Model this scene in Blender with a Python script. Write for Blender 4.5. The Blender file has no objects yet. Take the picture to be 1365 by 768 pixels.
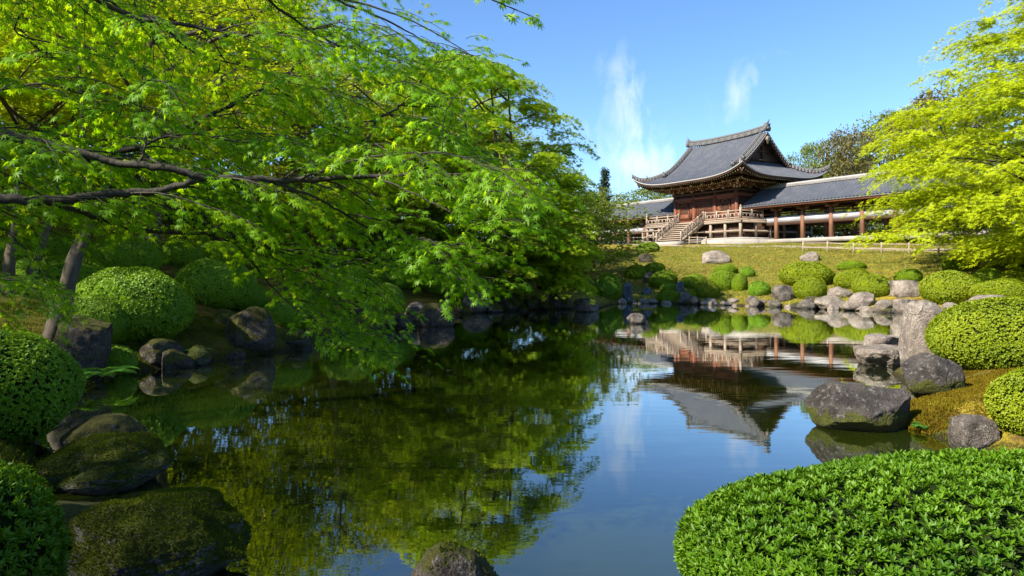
import bpy, math, random
import numpy as np
from mathutils import Vector, noise as mn

# ------------------------------------------------------------------ camera, sky, sun, exposure
scene = bpy.context.scene
COL = scene.collection
FPX, CX, HY, CAMZ = 910.0, 682.5, 355.0, 1.8
cam_data = bpy.data.cameras.new('camera')
cam_data.sensor_width = 36.0
cam_data.lens = 24.0
cam_data.shift_y = -29.0 / 1365.0
cam_data.clip_start = 0.05
cam_data.clip_end = 3000.0
cam = bpy.data.objects.new('camera', cam_data)
cam.location = (0, 0, CAMZ)
cam.rotation_euler = (math.radians(90), 0, 0)
COL.objects.link(cam)
scene.camera = cam

SUN_EL = math.radians(39.0)
SUN_H = Vector((-0.86, -0.51, 0)).normalized()          # horizontal direction towards the sun
SUN_DIR = Vector((SUN_H.x * math.cos(SUN_EL), SUN_H.y * math.cos(SUN_EL), math.sin(SUN_EL)))
sun_data = bpy.data.lights.new('sun', 'SUN')
sun_data.energy = 5.0
sun_data.angle = math.radians(0.6)
sun_data.color = (1.0, 0.90, 0.74)
sun = bpy.data.objects.new('sun', sun_data)
sun.rotation_euler = SUN_DIR.to_track_quat('Z', 'Y').to_euler()
COL.objects.link(sun)

world = bpy.data.worlds.new('World')
scene.world = world
world.use_nodes = True
wn, wl = world.node_tree.nodes, world.node_tree.links
wn.clear()
w_out = wn.new('ShaderNodeOutputWorld')
w_bg = wn.new('ShaderNodeBackground')
w_bg.inputs['Strength'].default_value = 0.103
sky = wn.new('ShaderNodeTexSky')
sky.sky_type = 'NISHITA'
sky.sun_disc = False
sky.sun_elevation = SUN_EL
sky.sun_rotation = math.atan2(SUN_H.x, SUN_H.y)
sky.altitude = 100
sky.air_density = 1.0
sky.dust_density = 0.4
sky.ozone_density = 3.0


def wm(op, a, b=None, c=None):
    n = wn.new('ShaderNodeMath')
    n.operation = op
    for i, v in enumerate((a, b, c)):
        if v is None:
            continue
        if isinstance(v, (int, float)):
            n.inputs[i].default_value = v
        else:
            wl.new(v, n.inputs[i])
    return n.outputs[0]


tc = wn.new('ShaderNodeTexCoord')
sep = wn.new('ShaderNodeSeparateXYZ')
wl.new(tc.outputs['Generated'], sep.inputs[0])
azi = wm('ARCTAN2', sep.outputs[0], sep.outputs[1])      # azimuth east of +Y
ele = wm('ARCSINE', sep.outputs[2])
comb = wn.new('ShaderNodeCombineXYZ')
wl.new(azi, comb.inputs[0])
wl.new(ele, comb.inputs[1])


def wisp(a0, e0, ra, re, rot):
    """soft elliptical region of thin cirrus round azimuth a0, elevation e0"""
    da, de = wm('SUBTRACT', azi, a0), wm('SUBTRACT', ele, e0)
    c, s = math.cos(rot), math.sin(rot)
    u = wm('ADD', wm('MULTIPLY', da, c / ra), wm('MULTIPLY', de, s / ra))
    v = wm('ADD', wm('MULTIPLY', da, -s / re), wm('MULTIPLY', de, c / re))
    q = wm('SQRT', wm('ADD', wm('MULTIPLY', u, u), wm('MULTIPLY', v, v)))
    return wm('MAXIMUM', wm('SUBTRACT', 1.0, q), 0.0)


masks = [
    wm('MULTIPLY', wisp(0.172, 0.215, 0.055, 0.115, 0.18), 1.15),
    wm('MULTIPLY', wisp(0.190, 0.150, 0.150, 0.075, -0.25), 1.1),
    wm('MULTIPLY', wisp(0.135, 0.158, 0.070, 0.022, -0.15), 0.75),
    wm('MULTIPLY', wisp(0.330, 0.240, 0.085, 0.045, 0.75), 1.0),
    wm('MULTIPLY', wisp(0.215, 0.115, 0.150, 0.050, 0.0), 0.75),
]
tot = masks[0]
for mk in masks[1:]:
    tot = wm('MAXIMUM', tot, mk)
mp = wn.new('ShaderNodeMapping')
mp.inputs['Rotation'].default_value = (0, 0, -0.75)
mp.inputs['Scale'].default_value = (20, 8, 1)
wl.new(comb.outputs[0], mp.inputs[0])
nz = wn.new('ShaderNodeTexNoise')
nz.inputs['Scale'].default_value = 1.6
nz.inputs['Detail'].default_value = 12
nz.inputs['Roughness'].default_value = 0.62
nz.inputs['Distortion'].default_value = 0.6
wl.new(mp.outputs[0], nz.inputs['Vector'])
nz2 = wn.new('ShaderNodeTexNoise')
nz2.inputs['Scale'].default_value = 11
nz2.inputs['Detail'].default_value = 6
wl.new(comb.outputs[0], nz2.inputs['Vector'])
amt = wm('ADD', wm('MULTIPLY', nz.outputs['Fac'], 1.0), wm('MULTIPLY', nz2.outputs['Fac'], 0.7))
cl = wm('ADD', wm('MULTIPLY', tot, 1.0), wm('MULTIPLY', wm('SUBTRACT', amt, 0.96), 3.3))
cl = wm('MULTIPLY', wm('MAXIMUM', cl, 0.0), wm('POWER', tot, 0.7))
cl = wm('MINIMUM', wm('MULTIPLY', cl, 0.50), 0.60)
hsv = wn.new('ShaderNodeHueSaturation')
hsv.inputs['Saturation'].default_value = 1.06
hsv.inputs['Value'].default_value = 1.0
wl.new(sky.outputs[0], hsv.inputs['Color'])
mixc = wn.new('ShaderNodeMix')
mixc.data_type = 'RGBA'
wl.new(cl, mixc.inputs[0])
tintn = wn.new('ShaderNodeMix')
tintn.data_type = 'RGBA'
tintn.blend_type = 'MULTIPLY'
tintn.inputs[0].default_value = 1.0
tintn.inputs[7].default_value = (.68, .80, .93, 1)
wl.new(hsv.outputs[0], tintn.inputs[6])
wl.new(tintn.outputs[2], mixc.inputs[6])
mixc.inputs[7].default_value = (4.6, 4.95, 5.4, 1)
wl.new(mixc.outputs[2], w_bg.inputs['Color'])
wl.new(w_bg.outputs[0], w_out.inputs['Surface'])

scene.view_settings.view_transform = 'Standard'
scene.view_settings.look = 'None'
scene.view_settings.gamma = 1
scene.view_settings.exposure = 1.38
cy = scene.cycles
cy.use_denoising = True
cy.max_bounces = 12
cy.diffuse_bounces = 10
cy.glossy_bounces = 3
cy.transmission_bounces = 10
cy.transparent_max_bounces = 4
cy.caustics_reflective = False
cy.caustics_refractive = False
cy.use_adaptive_sampling = True
cy.adaptive_threshold = 0.02

# ------------------------------------------------------------------ helpers
RNG = np.random.default_rng(7)


def W(px, py, Y):
    """photograph pixel at depth Y (metres) -> world point; used to read real positions off the photo"""
    return Vector(((px - CX) / FPX * Y, Y, CAMZ - (py - HY) / FPX * Y))


class MB:
    """collects polygons, links them as one mesh object"""

    def __init__(s):
        s.v, s.l, s.n, s.t, s.m, s.off = [], [], [], [], [], 0

    def add(s, V, F, tint=None, mat=0):
        V = np.asarray(V, dtype=np.float32).reshape(-1, 3)
        s.v.append(V)
        tot = []
        for f in F:
            tot.extend(f)
        s.l.append(np.asarray(tot, dtype=np.int64) + s.off)
        s.n.append(np.asarray([len(f) for f in F], dtype=np.int32))
        s.m.append(np.full(len(F), mat, dtype=np.int32))
        s.t.append(np.full(len(V), 0.5 if tint is None else tint, dtype=np.float32) if np.isscalar(tint) or tint is None else np.asarray(tint, dtype=np.float32))
        s.off += len(V)

    def scatter(s, TV, TF, pos, ax, nrm, scl, tint=None, mat=0):
        """many copies of a small template (x = along ax, z = along nrm)"""
        pos = np.asarray(pos, dtype=np.float64)
        N, k = len(pos), len(TV)
        if N == 0:
            return
        x = ax / (np.linalg.norm(ax, axis=1, keepdims=True) + 1e-9)
        z = nrm - (nrm * x).sum(1, keepdims=True) * x
        z = z / (np.linalg.norm(z, axis=1, keepdims=True) + 1e-9)
        y = np.cross(z, x)
        B = np.stack([x, y, z], 1)                       # N,3(axes),3
        T = np.asarray(TV, dtype=np.float64)
        scl = np.asarray(scl, dtype=np.float64)
        if scl.ndim == 1:
            P = np.einsum('kj,njc->nkc', T, B) * scl[:, None, None]
        else:
            P = np.einsum('nkj,njc->nkc', T[None] * scl[:, None, :], B)
        P += pos[:, None, :]
        s.v.append(P.reshape(-1, 3).astype(np.float32))
        fl = np.concatenate([np.asarray(f) for f in TF])
        fn = np.asarray([len(f) for f in TF], dtype=np.int32)
        s.l.append((fl[None, :] + (np.arange(N) * k)[:, None]).reshape(-1) + s.off)
        s.n.append(np.tile(fn, N))
        s.m.append(np.full(N * len(TF), mat, dtype=np.int32))
        if tint is None:
            tint = RNG.random(N)
        s.t.append(np.repeat(np.asarray(tint, dtype=np.float32), k))
        s.off += N * k

    # primitives
    def box(s, c, size, rz=0.0, taper=1.0, mat=0, tint=None):
        x, y, z = [q / 2 for q in size]
        V = np.array([[-x, -y, -z], [x, -y, -z], [x, y, -z], [-x, y, -z],
                      [-x * taper, -y * taper, z], [x * taper, -y * taper, z], [x * taper, y * taper, z], [-x * taper, y * taper, z]])
        ca, sa = math.cos(rz), math.sin(rz)
        V = V @ np.array([[ca, sa, 0], [-sa, ca, 0], [0, 0, 1]]) + np.asarray(c)
        s.add(V, [(0, 3, 2, 1), (4, 5, 6, 7), (0, 1, 5, 4), (1, 2, 6, 5), (2, 3, 7, 6), (3, 0, 4, 7)], tint, mat)
        return s

    def beam(s, a, b, w, h, mat=0, tint=None):
        """rectangular bar from a to b, w wide, h high"""
        a, b = np.asarray(a, float), np.asarray(b, float)
        d = b - a
        d /= np.linalg.norm(d)
        up = np.array([0, 0, 1.0]) if abs(d[2]) < .95 else np.array([1.0, 0, 0])
        sx = np.cross(d, up)
        sx /= np.linalg.norm(sx)
        uy = np.cross(sx, d)
        V = []
        for p in (a, b):
            for i, j in ((-1, -1), (1, -1), (1, 1), (-1, 1)):
                V.append(p + sx * i * w / 2 + uy * j * h / 2)
        s.add(V, [(3, 2, 1, 0), (4, 5, 6, 7), (0, 1, 5, 4), (1, 2, 6, 5), (2, 3, 7, 6), (3, 0, 4, 7)], tint, mat)
        return s

    def tube(s, pts, rad, seg=8, mat=0, tint=None, rough=0.0, cap=True):
        P = np.asarray(pts, float)
        R = np.asarray(rad, float) * np.ones(len(P))
        D = np.gradient(P, axis=0)
        D /= np.linalg.norm(D, axis=1, keepdims=True) + 1e-9
        up = np.array([0, 0, 1.0]) if abs(D[0][2]) < .9 else np.array([1.0, 0, 0])
        X = np.cross(D[0], up)
        X /= np.linalg.norm(X)
        th = np.linspace(0, 2 * np.pi, seg, endpoint=False)
        V = []
        for i in range(len(P)):
            X = X - D[i] * (X @ D[i])
            X /= np.linalg.norm(X) + 1e-9
            Yv = np.cross(D[i], X)
            rr = R[i] * (1 + rough * (RNG.random(seg) - .5))
            V.append(P[i] + (np.cos(th) * rr)[:, None] * X + (np.sin(th) * rr)[:, None] * Yv)
        V = np.concatenate(V)
        F = []
        for i in range(len(P) - 1):
            for j in range(seg):
                a, b = i * seg + j, i * seg + (j + 1) % seg
                F.append((a, b, b + seg, a + seg))
        if cap:
            F.append(tuple(range(seg))[::-1])
            F.append(tuple(range((len(P) - 1) * seg, len(P) * seg)))
        s.add(V, F, tint, mat)
        return s

    def build(s, name, mats, parent=None, smooth=False):
        me = bpy.data.meshes.new(name)
        V = np.concatenate(s.v).astype(np.float32)
        L = np.concatenate(s.l).astype(np.int32)
        n = np.concatenate(s.n).astype(np.int32)
        st = np.concatenate([[0], np.cumsum(n)[:-1]]).astype(np.int32)
        me.vertices.add(len(V))
        me.loops.add(len(L))
        me.polygons.add(len(n))
        me.vertices.foreach_set('co', V.ravel())
        me.loops.foreach_set('vertex_index', L)
        me.polygons.foreach_set('loop_start', st)
        me.polygons.foreach_set('loop_total', n)
        if not isinstance(mats, (list, tuple)):
            mats = [mats]
        for m in mats:
            me.materials.append(m)
        me.polygons.foreach_set('material_index', np.concatenate(s.m))
        if smooth:
            me.polygons.foreach_set('use_smooth', np.ones(len(n), dtype=bool))
        at = me.attributes.new('tint', 'FLOAT', 'POINT')
        at.data.foreach_set('value', np.concatenate(s.t))
        me.update(calc_edges=True)
        o = bpy.data.objects.new(name, me)
        COL.objects.link(o)
        if parent is not None:
            o.parent = parent
        return o


def tag(o, label, cat, group=None, kind=None):
    if label:
        o['label'] = label
    if cat:
        o['category'] = cat
    if group:
        o['group'] = group
    if kind:
        o['kind'] = kind
    return o


def thing(name, label, cat, loc=(0, 0, 0), rz=0.0, group=None):
    o = bpy.data.objects.new(name, None)
    o.empty_display_size = 0.2
    COL.objects.link(o)
    o.location = loc
    o.rotation_euler = (0, 0, rz)
    return tag(o, label, cat, group)


def dup(root, loc, rz=0.0, scale=(1, 1, 1), label=None, group=None):
    r = root.copy()
    COL.objects.link(r)
    r.location = loc
    r.rotation_euler = (0, 0, rz)
    r.scale = scale
    if label:
        r['label'] = label
    if group:
        r['group'] = group
    for ch in list(root.children):
        c = ch.copy()
        COL.objects.link(c)
        c.parent = r
        for g in list(ch.children):
            d = g.copy()
            COL.objects.link(d)
            d.parent = c
    return r


def catmull(pts, n=6):
    P = np.asarray(pts, float)
    P = np.vstack([2 * P[0] - P[1], P, 2 * P[-1] - P[-2]])
    out = []
    for i in range(1, len(P) - 2):
        for t in np.linspace(0, 1, n, endpoint=False):
            a, b, c, d = P[i - 1], P[i], P[i + 1], P[i + 2]
            out.append(.5 * (2 * b + (c - a) * t + (2 * a - 5 * b + 4 * c - d) * t * t + (3 * b - a - 3 * c + d) * t ** 3))
    out.append(P[-2])
    return np.array(out)


# ------------------------------------------------------------------ materials
class NT:
    def __init__(s, name):
        s.mat = bpy.data.materials.new(name)
        s.mat.use_nodes = True
        s.t = s.mat.node_tree
        s.t.nodes.clear()
        s.out = s.t.nodes.new('ShaderNodeOutputMaterial')

    def n(s, typ, **kw):
        nd = s.t.nodes.new(typ)
        for k, v in kw.items():
            if hasattr(nd, k) and not k[0].isupper():
                setattr(nd, k, v)
            else:
                nd.inputs[k.replace('_', ' ')].default_value = v
        return nd

    def l(s, a, b):
        s.t.links.new(a, b)

    def math(s, op, a, b=None, clamp=False):
        nd = s.t.nodes.new('ShaderNodeMath')
        nd.operation = op
        nd.use_clamp = clamp
        for i, v in enumerate((a, b)):
            if v is None:
                continue
            if isinstance(v, (int, float)):
                nd.inputs[i].default_value = v
            else:
                s.l(v, nd.inputs[i])
        return nd.outputs[0]

    def mix(s, f, a, b, mode='MIX'):
        nd = s.t.nodes.new('ShaderNodeMix')
        nd.data_type = 'RGBA'
        nd.blend_type = mode
        for i, v in ((0, f), (6, a), (7, b)):
            if isinstance(v, (int, float)):
                nd.inputs[i].default_value = v
            elif isinstance(v, tuple):
                nd.inputs[i].default_value = v if len(v) == 4 else (*v, 1)
            else:
                s.l(v, nd.inputs[i])
        return nd.outputs[2]

    def noise(s, scale, detail=4, rough=.55, coord='Object', vec=None, dist=0.0, sc=None):
        nd = s.n('ShaderNodeTexNoise')
        nd.inputs['Scale'].default_value = scale
        nd.inputs['Detail'].default_value = detail
        nd.inputs['Roughness'].default_value = rough
        nd.inputs['Distortion'].default_value = dist
        if vec is None:
            t = s.n('ShaderNodeTexCoord')
            vec = t.outputs[coord]
        if sc:
            m = s.n('ShaderNodeMapping')
            m.inputs['Scale'].default_value = sc
            s.l(vec, m.inputs[0])
            vec = m.outputs[0]
        s.l(vec, nd.inputs['Vector'])
        return nd.outputs['Fac']

    def ramp(s, f, stops):
        nd = s.n('ShaderNodeValToRGB')
        e = nd.color_ramp.elements
        while len(e) < len(stops):
            e.new(.5)
        for i, (p, c) in enumerate(stops):
            e[i].position = p
            e[i].color = (c, c, c, 1) if isinstance(c, (int, float)) else (*c, 1)
        s.l(f, nd.inputs[0])
        return nd.outputs[0]

    def bump(s, h, strength=.5, dist=.02, normal=None):
        b = s.n('ShaderNodeBump')
        b.inputs['Strength'].default_value = strength
        b.inputs['Distance'].default_value = dist
        s.l(h, b.inputs['Height'])
        if normal is not None:
            s.l(normal, b.inputs['Normal'])
        return b.outputs[0]

    def principled(s, col, rough=.7, normal=None, spec=.4):
        p = s.n('ShaderNodeBsdfPrincipled')
        if isinstance(col, tuple):
            p.inputs['Base Color'].default_value = (*col, 1)
        else:
            s.l(col, p.inputs['Base Color'])
        if isinstance(rough, (int, float)):
            p.inputs['Roughness'].default_value = rough
        else:
            s.l(rough, p.inputs['Roughness'])
        p.inputs['Specular IOR Level'].default_value = spec
        if normal is not None:
            s.l(normal, p.inputs['Normal'])
        s.l(p.outputs[0], s.out.inputs['Surface'])
        return s.mat


def leaf_mat(name, dark, light, tdark, tlight, trans=.45, gloss=.05, grough=.4, big=0.0):
    m = NT(name)
    at = m.n('ShaderNodeAttribute', attribute_name='tint')
    f = at.outputs['Fac']
    if big:
        nb = m.noise(big, 2, .5)
        f = m.math('ADD', m.math('MULTIPLY', f, .6), m.math('MULTIPLY', m.math('SUBTRACT', nb, .3), 1.0), clamp=True)
    c1 = m.mix(f, dark, light)
    c2 = m.mix(f, tdark, tlight)
    d = m.n('ShaderNodeBsdfDiffuse')
    m.l(c1, d.inputs['Color'])
    t = m.n('ShaderNodeBsdfTranslucent')
    m.l(c2, t.inputs['Color'])
    g = m.n('ShaderNodeBsdfGlossy')
    g.inputs['Roughness'].default_value = grough
    g.inputs['Color'].default_value = (.9, .95, .9, 1)
    a = m.n('ShaderNodeMixShader')
    a.inputs[0].default_value = trans
    m.l(d.outputs[0], a.inputs[1])
    m.l(t.outputs[0], a.inputs[2])
    b = m.n('ShaderNodeMixShader')
    b.inputs[0].default_value = gloss
    m.l(a.outputs[0], b.inputs[1])
    m.l(g.outputs[0], b.inputs[2])
    m.l(b.outputs[0], m.out.inputs['Surface'])
    return m.mat


M = {}
M['maple_near'] = leaf_mat('maple_leaves_fresh', (.080, .24, .003), (.21, .40, .006), (.23, .52, .004), (.54, .74, .008), .60, .012, .5, big=.9)
M['maple_gold'] = leaf_mat('maple_leaves_golden', (.28, .37, .008), (.50, .57, .012), (.48, .62, .008), (.74, .82, .014), .45, .012, .5, big=.35)  # golden backlight through the leaves is put into their colour
M['maple_mid'] = leaf_mat('maple_leaves_mid', (.15, .28, .008), (.36, .46, .014), (.34, .54, .010), (.62, .72, .016), .56, .015, .5, big=.3)
M['maple_right'] = leaf_mat('maple_leaves_lime', (.22, .31, .006), (.42, .48, .010), (.40, .54, .006), (.66, .70, .010), .46, .012, .5, big=.45)
M['broadleaf'] = leaf_mat('broadleaf_leaves', (.06, .11, .010), (.19, .23, .018), (.12, .20, .008), (.30, .34, .018), .38, .03, .5, big=.2)
M['olive'] = leaf_mat('olive_leaves', (.10, .095, .03), (.17, .14, .045), (.14, .12, .02), (.2, .16, .03), .35, .02, .5, big=.2)
M['conifer'] = leaf_mat('conifer_needles', (.012, .032, .018), (.03, .06, .028), (.01, .03, .01), (.03, .05, .02), .2, .03, .5)
M['azalea_dark'] = leaf_mat('azalea_leaves_deep', (.095, .21, .007), (.21, .37, .013), (.16, .31, .007), (.32, .46, .011), .3, .02, .4)  # copy for the shaded bank, colour raised in place of missing light
M['azalea_mid'] = leaf_mat('azalea_leaves_mid', (.085, .17, .006), (.23, .34, .011), (.14, .25, .006), (.30, .42, .010), .3, .015, .5)  # tone between the shaded and the sunlit azalea copies
M['azalea_lit'] = leaf_mat('azalea_leaves_bright', (.11, .18, .006), (.27, .33, .010), (.16, .24, .005), (.34, .38, .008), .3, .015, .5)  # sunlit copy: yellow sunlight is put into the leaf colour
M['azalea_front'] = leaf_mat('azalea_leaves_broad', (.032, .10, .004), (.12, .24, .009), (.08, .19, .004), (.20, .36, .009), .32, .015, .45)  # lowered: shade over the foreground is put into the colour
M['fern'] = leaf_mat('fern_fronds', (.03, .12, .012), (.08, .22, .02), (.08, .22, .01), (.15, .32, .02), .35, .05, .4)
M['grass'] = leaf_mat('grass_blades', (.10, .13, .02), (.26, .24, .035), (.14, .18, .01), (.3, .3, .03), .3, .02, .5, big=.5)
M['moss_tuft'] = leaf_mat('moss_tufts', (.045, .065, .006), (.12, .15, .012), (.06, .09, .005), (.14, .16, .01), .25, .0, .5, big=2.5)
M['moss_gold'] = leaf_mat('moss_tufts_rust', (.085, .050, .008), (.16, .135, .010), (.14, .07, .006), (.25, .20, .01), .25, .0, .5, big=1.6)

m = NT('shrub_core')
M['core'] = m.principled(m.mix(m.noise(25, 3), (.006, .012, .003), (.018, .032, .006)), .9, m.bump(m.noise(60, 3), .8, .03), .1)  # near-black solid core; shade between the leaves is put into its colour


def bark(name, a, b):
    m = NT(name)
    n1 = m.noise(9, 6, .65, sc=(1, 1, .35))
    n2 = m.noise(40, 4, .6)
    c = m.mix(m.ramp(n1, [(.3, 0.0), (.7, 1.0)]), a, b)
    c = m.mix(m.math('MULTIPLY', n2, .35), c, (.12, .13, .10))
    return m.principled(c, .85, m.bump(m.math('ADD', n1, m.math('MULTIPLY', n2, .5)), .7, .02), .2)


M['bark_dark'] = bark('bark_dark', (.012, .009, .007), (.045, .036, .028))
M['bark'] = bark('bark_brown', (.03, .022, .016), (.11, .082, .06))


def rock_mat(name, base, dark, moss_amt, moss_a, moss_b, lichen=.45, foot=False):
    m = NT(name)
    n1 = m.noise(2.2, 7, .65)
    n2 = m.noise(16, 6, .7)
    n3 = m.noise(55, 4, .6)
    c = m.mix(m.ramp(n1, [(.36, 0.0), (.64, 1.0)]), dark, base)
    c = m.mix(m.math('MULTIPLY', m.ramp(n2, [(.54, 0.0), (.66, 1.0)]), lichen), c, (.46, .45, .40))
    c = m.mix(m.math('MULTIPLY', m.ramp(n3, [(.35, 1.0), (.5, 0.0)]), .6), c, (.03, .028, .026))
    vo = m.n('ShaderNodeTexVoronoi', feature='DISTANCE_TO_EDGE')
    vo.inputs['Scale'].default_value = 2.4
    tcn = m.n('ShaderNodeTexCoord')
    wv = m.n('ShaderNodeMix', data_type='VECTOR')
    wv.inputs[0].default_value = .25
    m.l(tcn.outputs['Object'], wv.inputs[4])
    nn = m.n('ShaderNodeTexNoise')
    nn.inputs['Scale'].default_value = 3
    m.l(tcn.outputs['Object'], nn.inputs['Vector'])
    m.l(nn.outputs['Color'], wv.inputs[5])
    m.l(wv.outputs[1], vo.inputs['Vector'])
    crack = m.ramp(vo.outputs['Distance'], [(0.0, 1.0), (.03, 0.0)])
    crack = m.math('MULTIPLY', crack, m.ramp(n1, [(.45, 0.0), (.6, 1.0)]))
    c = m.mix(m.math('MULTIPLY', crack, .6), c, (.02, .018, .016))
    # moss grows on faces that look up
    ge = m.n('ShaderNodeNewGeometry')
    sp = m.n('ShaderNodeSeparateXYZ')
    m.l(ge.outputs['Normal'], sp.inputs[0])
    n4 = m.noise(3.2, 5, .65)
    if foot:            # moss climbs from the damp foot of the stone
        so = m.n('ShaderNodeSeparateXYZ')
        m.l(tcn.outputs['Object'], so.inputs[0])
        mm = m.math('ADD', m.math('SUBTRACT', .80, m.math('MULTIPLY', so.outputs[2], 2.0)), m.math('MULTIPLY', n4, 1.0))
    else:
        mm = m.math('ADD', m.math('MULTIPLY', sp.outputs[2], .45), m.math('MULTIPLY', n4, 1.3))
    mf = m.ramp(mm, [(max(0.0, 1.02 - moss_amt), 0.0), (max(.02, 1.12 - moss_amt), 1.0)])
    n5 = m.noise(30, 5, .7)
    mc = m.mix(m.ramp(n5, [(.3, 0.0), (.7, 1.0)]), moss_a, moss_b)
    c = m.mix(mf, c, mc)
    n6 = m.noise(110, 3, .6)
    c = m.mix(m.math('MULTIPLY', m.ramp(n6, [(.40, 1.0), (.52, 0.0)]), .55), c, (.02, .018, .016))
    h = m.math('ADD', m.math('ADD', m.math('MULTIPLY', n2, .9), m.math('MULTIPLY', n3, .6)), m.math('MULTIPLY', n1, .6))
    h = m.math('SUBTRACT', h, m.math('MULTIPLY', crack, .5))
    h = m.math('ADD', h, m.math('MULTIPLY', m.math('MULTIPLY', mf, n5), .8))
    # darker foot just above the ground or water
    tz = m.n('ShaderNodeTexCoord')
    sz = m.n('ShaderNodeSeparateXYZ')
    m.l(tz.outputs['Object'], sz.inputs[0])
    foot_dark = m.ramp(m.math('ADD', sz.outputs[2], m.math('MULTIPLY', n4, .10)), [(.06, 1.0), (.13, 0.0)])
    c = m.mix(m.math('MULTIPLY', foot_dark, .65), c, (.016, .016, .010))
    return m.principled(c, .82, m.bump(h, 1.0, .05), .25)


M['rock_grey'] = rock_mat('rock_grey', (.23, .20, .175), (.060, .050, .043), .02, (.05, .06, .008), (.13, .13, .015))
M['rock_mossfoot'] = rock_mat('rock_moss_foot', (.13, .115, .105), (.022, .019, .018), .12, (.04, .05, .006), (.10, .11, .012), foot=True)
M['rock_pale'] = rock_mat('rock_pale', (.42, .36, .31), (.17, .14, .12), -.05, (.16, .13, .012), (.28, .22, .02), .7)
M['rock_gold'] = rock_mat('rock_golden_moss', (.40, .35, .29), (.15, .12, .10), .02, (.15, .13, .010), (.30, .24, .018), .6, foot=True)
M['rock_blue'] = rock_mat('rock_blue', (.17, .21, .25), (.05, .06, .08), .0, (.04, .06, .006), (.1, .12, .012))
M['rock_dark'] = rock_mat('rock_dark_moss', (.12, .10, .085), (.022, .018, .015), .24, (.028, .036, .004), (.085, .085, .010), .35)
M['rock_mossy'] = rock_mat('rock_mossy', (.20, .21, .19), (.05, .05, .045), .40, (.022, .034, .003), (.095, .115, .009), .7)
# ------------------------------------------------------------------ land and water
SHORE = np.array([
    (-.6, .9), (-1.5, 1.5), (-2.3, 2.4), (-2.7, 3.6), (-3.5, 4.8), (-4.3, 6.2), (-5.5, 8.0), (-6.2, 9.8), (-6.45, 11.2),
    (-6.0, 12.4), (-5.4, 13.3), (-4.7, 14.6), (-4.5, 16.5), (-4.0, 18.6), (-3.2, 20.4), (-2.9, 22.0), (-2.2, 24.5),
    (-1.3, 26.4), (.3, 27.8), (2.2, 28.6), (3.8, 29.2), (4.6, 31.4), (5.2, 32.8), (6.2, 33.2), (8.0, 32.4), (9.6, 31.6),
    (12.0, 30.0), (13.4, 28.6), (14.2, 27.0), (15.6, 25.8), (15.2, 24.2), (14.0, 22.5), (11.2, 18.0), (9.0, 14.6),
    (7.5, 12.7), (6.4, 11.5), (5.9, 10.2), (5.4, 9.2), (4.7, 8.4), (4.3, 7.6), (4.45, 6.7), (4.5, 5.9), (4.1, 4.9), (3.2, 4.0),
    (1.9, 3.55), (.95, 3.0), (.5, 2.2), (.3, 1.4), (0, .9)])


def shore_dist(X, Y):
    """signed distance to the shoreline, positive on land"""
    X, Y = np.asarray(X, float), np.asarray(Y, float)
    best = np.full(X.shape, 1e9)
    inside = np.zeros(X.shape, bool)
    n = len(SHORE)
    for i in range(n):
        x1, y1 = SHORE[i]
        x2, y2 = SHORE[(i + 1) % n]
        dx, dy = x2 - x1, y2 - y1
        t = np.clip(((X - x1) * dx + (Y - y1) * dy) / (dx * dx + dy * dy), 0, 1)
        best = np.minimum(best, (X - x1 - t * dx) ** 2 + (Y - y1 - t * dy) ** 2)
        cond = ((y1 > Y) != (y2 > Y)) & (X < (x2 - x1) * (Y - y1) / (y2 - y1 + 1e-12) + x1)
        inside ^= cond
    d = np.sqrt(best)
    return np.where(inside, -d, d)


def sstep(a, b, x):
    t = np.clip((x - a) / (b - a), 0, 1)
    return t * t * (3 - 2 * t)


def ground_h(X, Y):
    X, Y = np.asarray(X, float), np.asarray(Y, float)
    d = shore_dist(X, Y)
    wob = .12 * np.sin(X * 1.7 + 1.3 * np.sin(Y * .9)) * np.sin(Y * 1.3 + X * .4)
    d2 = d + wob * .6
    slope = .13 + .15 * sstep(0.0, -6.0, X)
    dd = np.maximum(d2, 0)
    lin = slope * dd
    cap = 3.72 + 2.4 * sstep(0, -16, X)
    land = .26 * (1 - np.exp(-dd / .35)) + cap * (1 - np.exp(-(lin / cap) ** 1.0 * 1.0)) * 1.0
    # the slope stays straight until it nears the terrace of the temple
    land2 = .26 * (1 - np.exp(-dd / .35)) + np.minimum(lin, cap)
    k = .35
    soft = -k * np.log(np.exp(-lin / k) + np.exp(-cap / k))
    land = .26 * (1 - np.exp(-dd / .35)) + soft
    und = .05 * np.sin(X * 2.3 + np.cos(Y * 1.9) * 1.5) * np.sin(Y * 2.1 - X * .7) * sstep(.4, 2, dd) * (1 - sstep(24, 30, dd))
    bed = -.9 * (1 - np.exp(np.minimum(d2, 0) / .9)) - .02
    return np.where(d2 > 0, land + und, bed)


def gh(x, y):
    return float(ground_h(np.array([x]), np.array([y]))[0])


def on_ground(px, py, ymin=2.0, ymax=95.0):
    """the ground point seen at that pixel of the photograph"""
    Y = np.arange(ymin, ymax, .04)
    X = (px - CX) / FPX * Y
    Z = CAMZ - (py - HY) / FPX * Y
    H = np.maximum(ground_h(X, Y), 0.0)
    k = np.nonzero(Z <= H)[0]
    i = k[0] if len(k) else len(Y) - 1
    return Vector((X[i], Y[i], H[i]))


def axis(lo, hi, step, far, grow=1.22):
    a = list(np.arange(lo, hi + 1e-6, step))
    s_, v = step, a[-1]
    while v < far:
        s_ *= grow
        v += s_
        a.append(v)
    s_, v = step, a[0]
    pre = []
    while v > -far:
        s_ *= grow
        v -= s_
        pre.append(v)
    return np.array(pre[::-1] + a)


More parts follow.
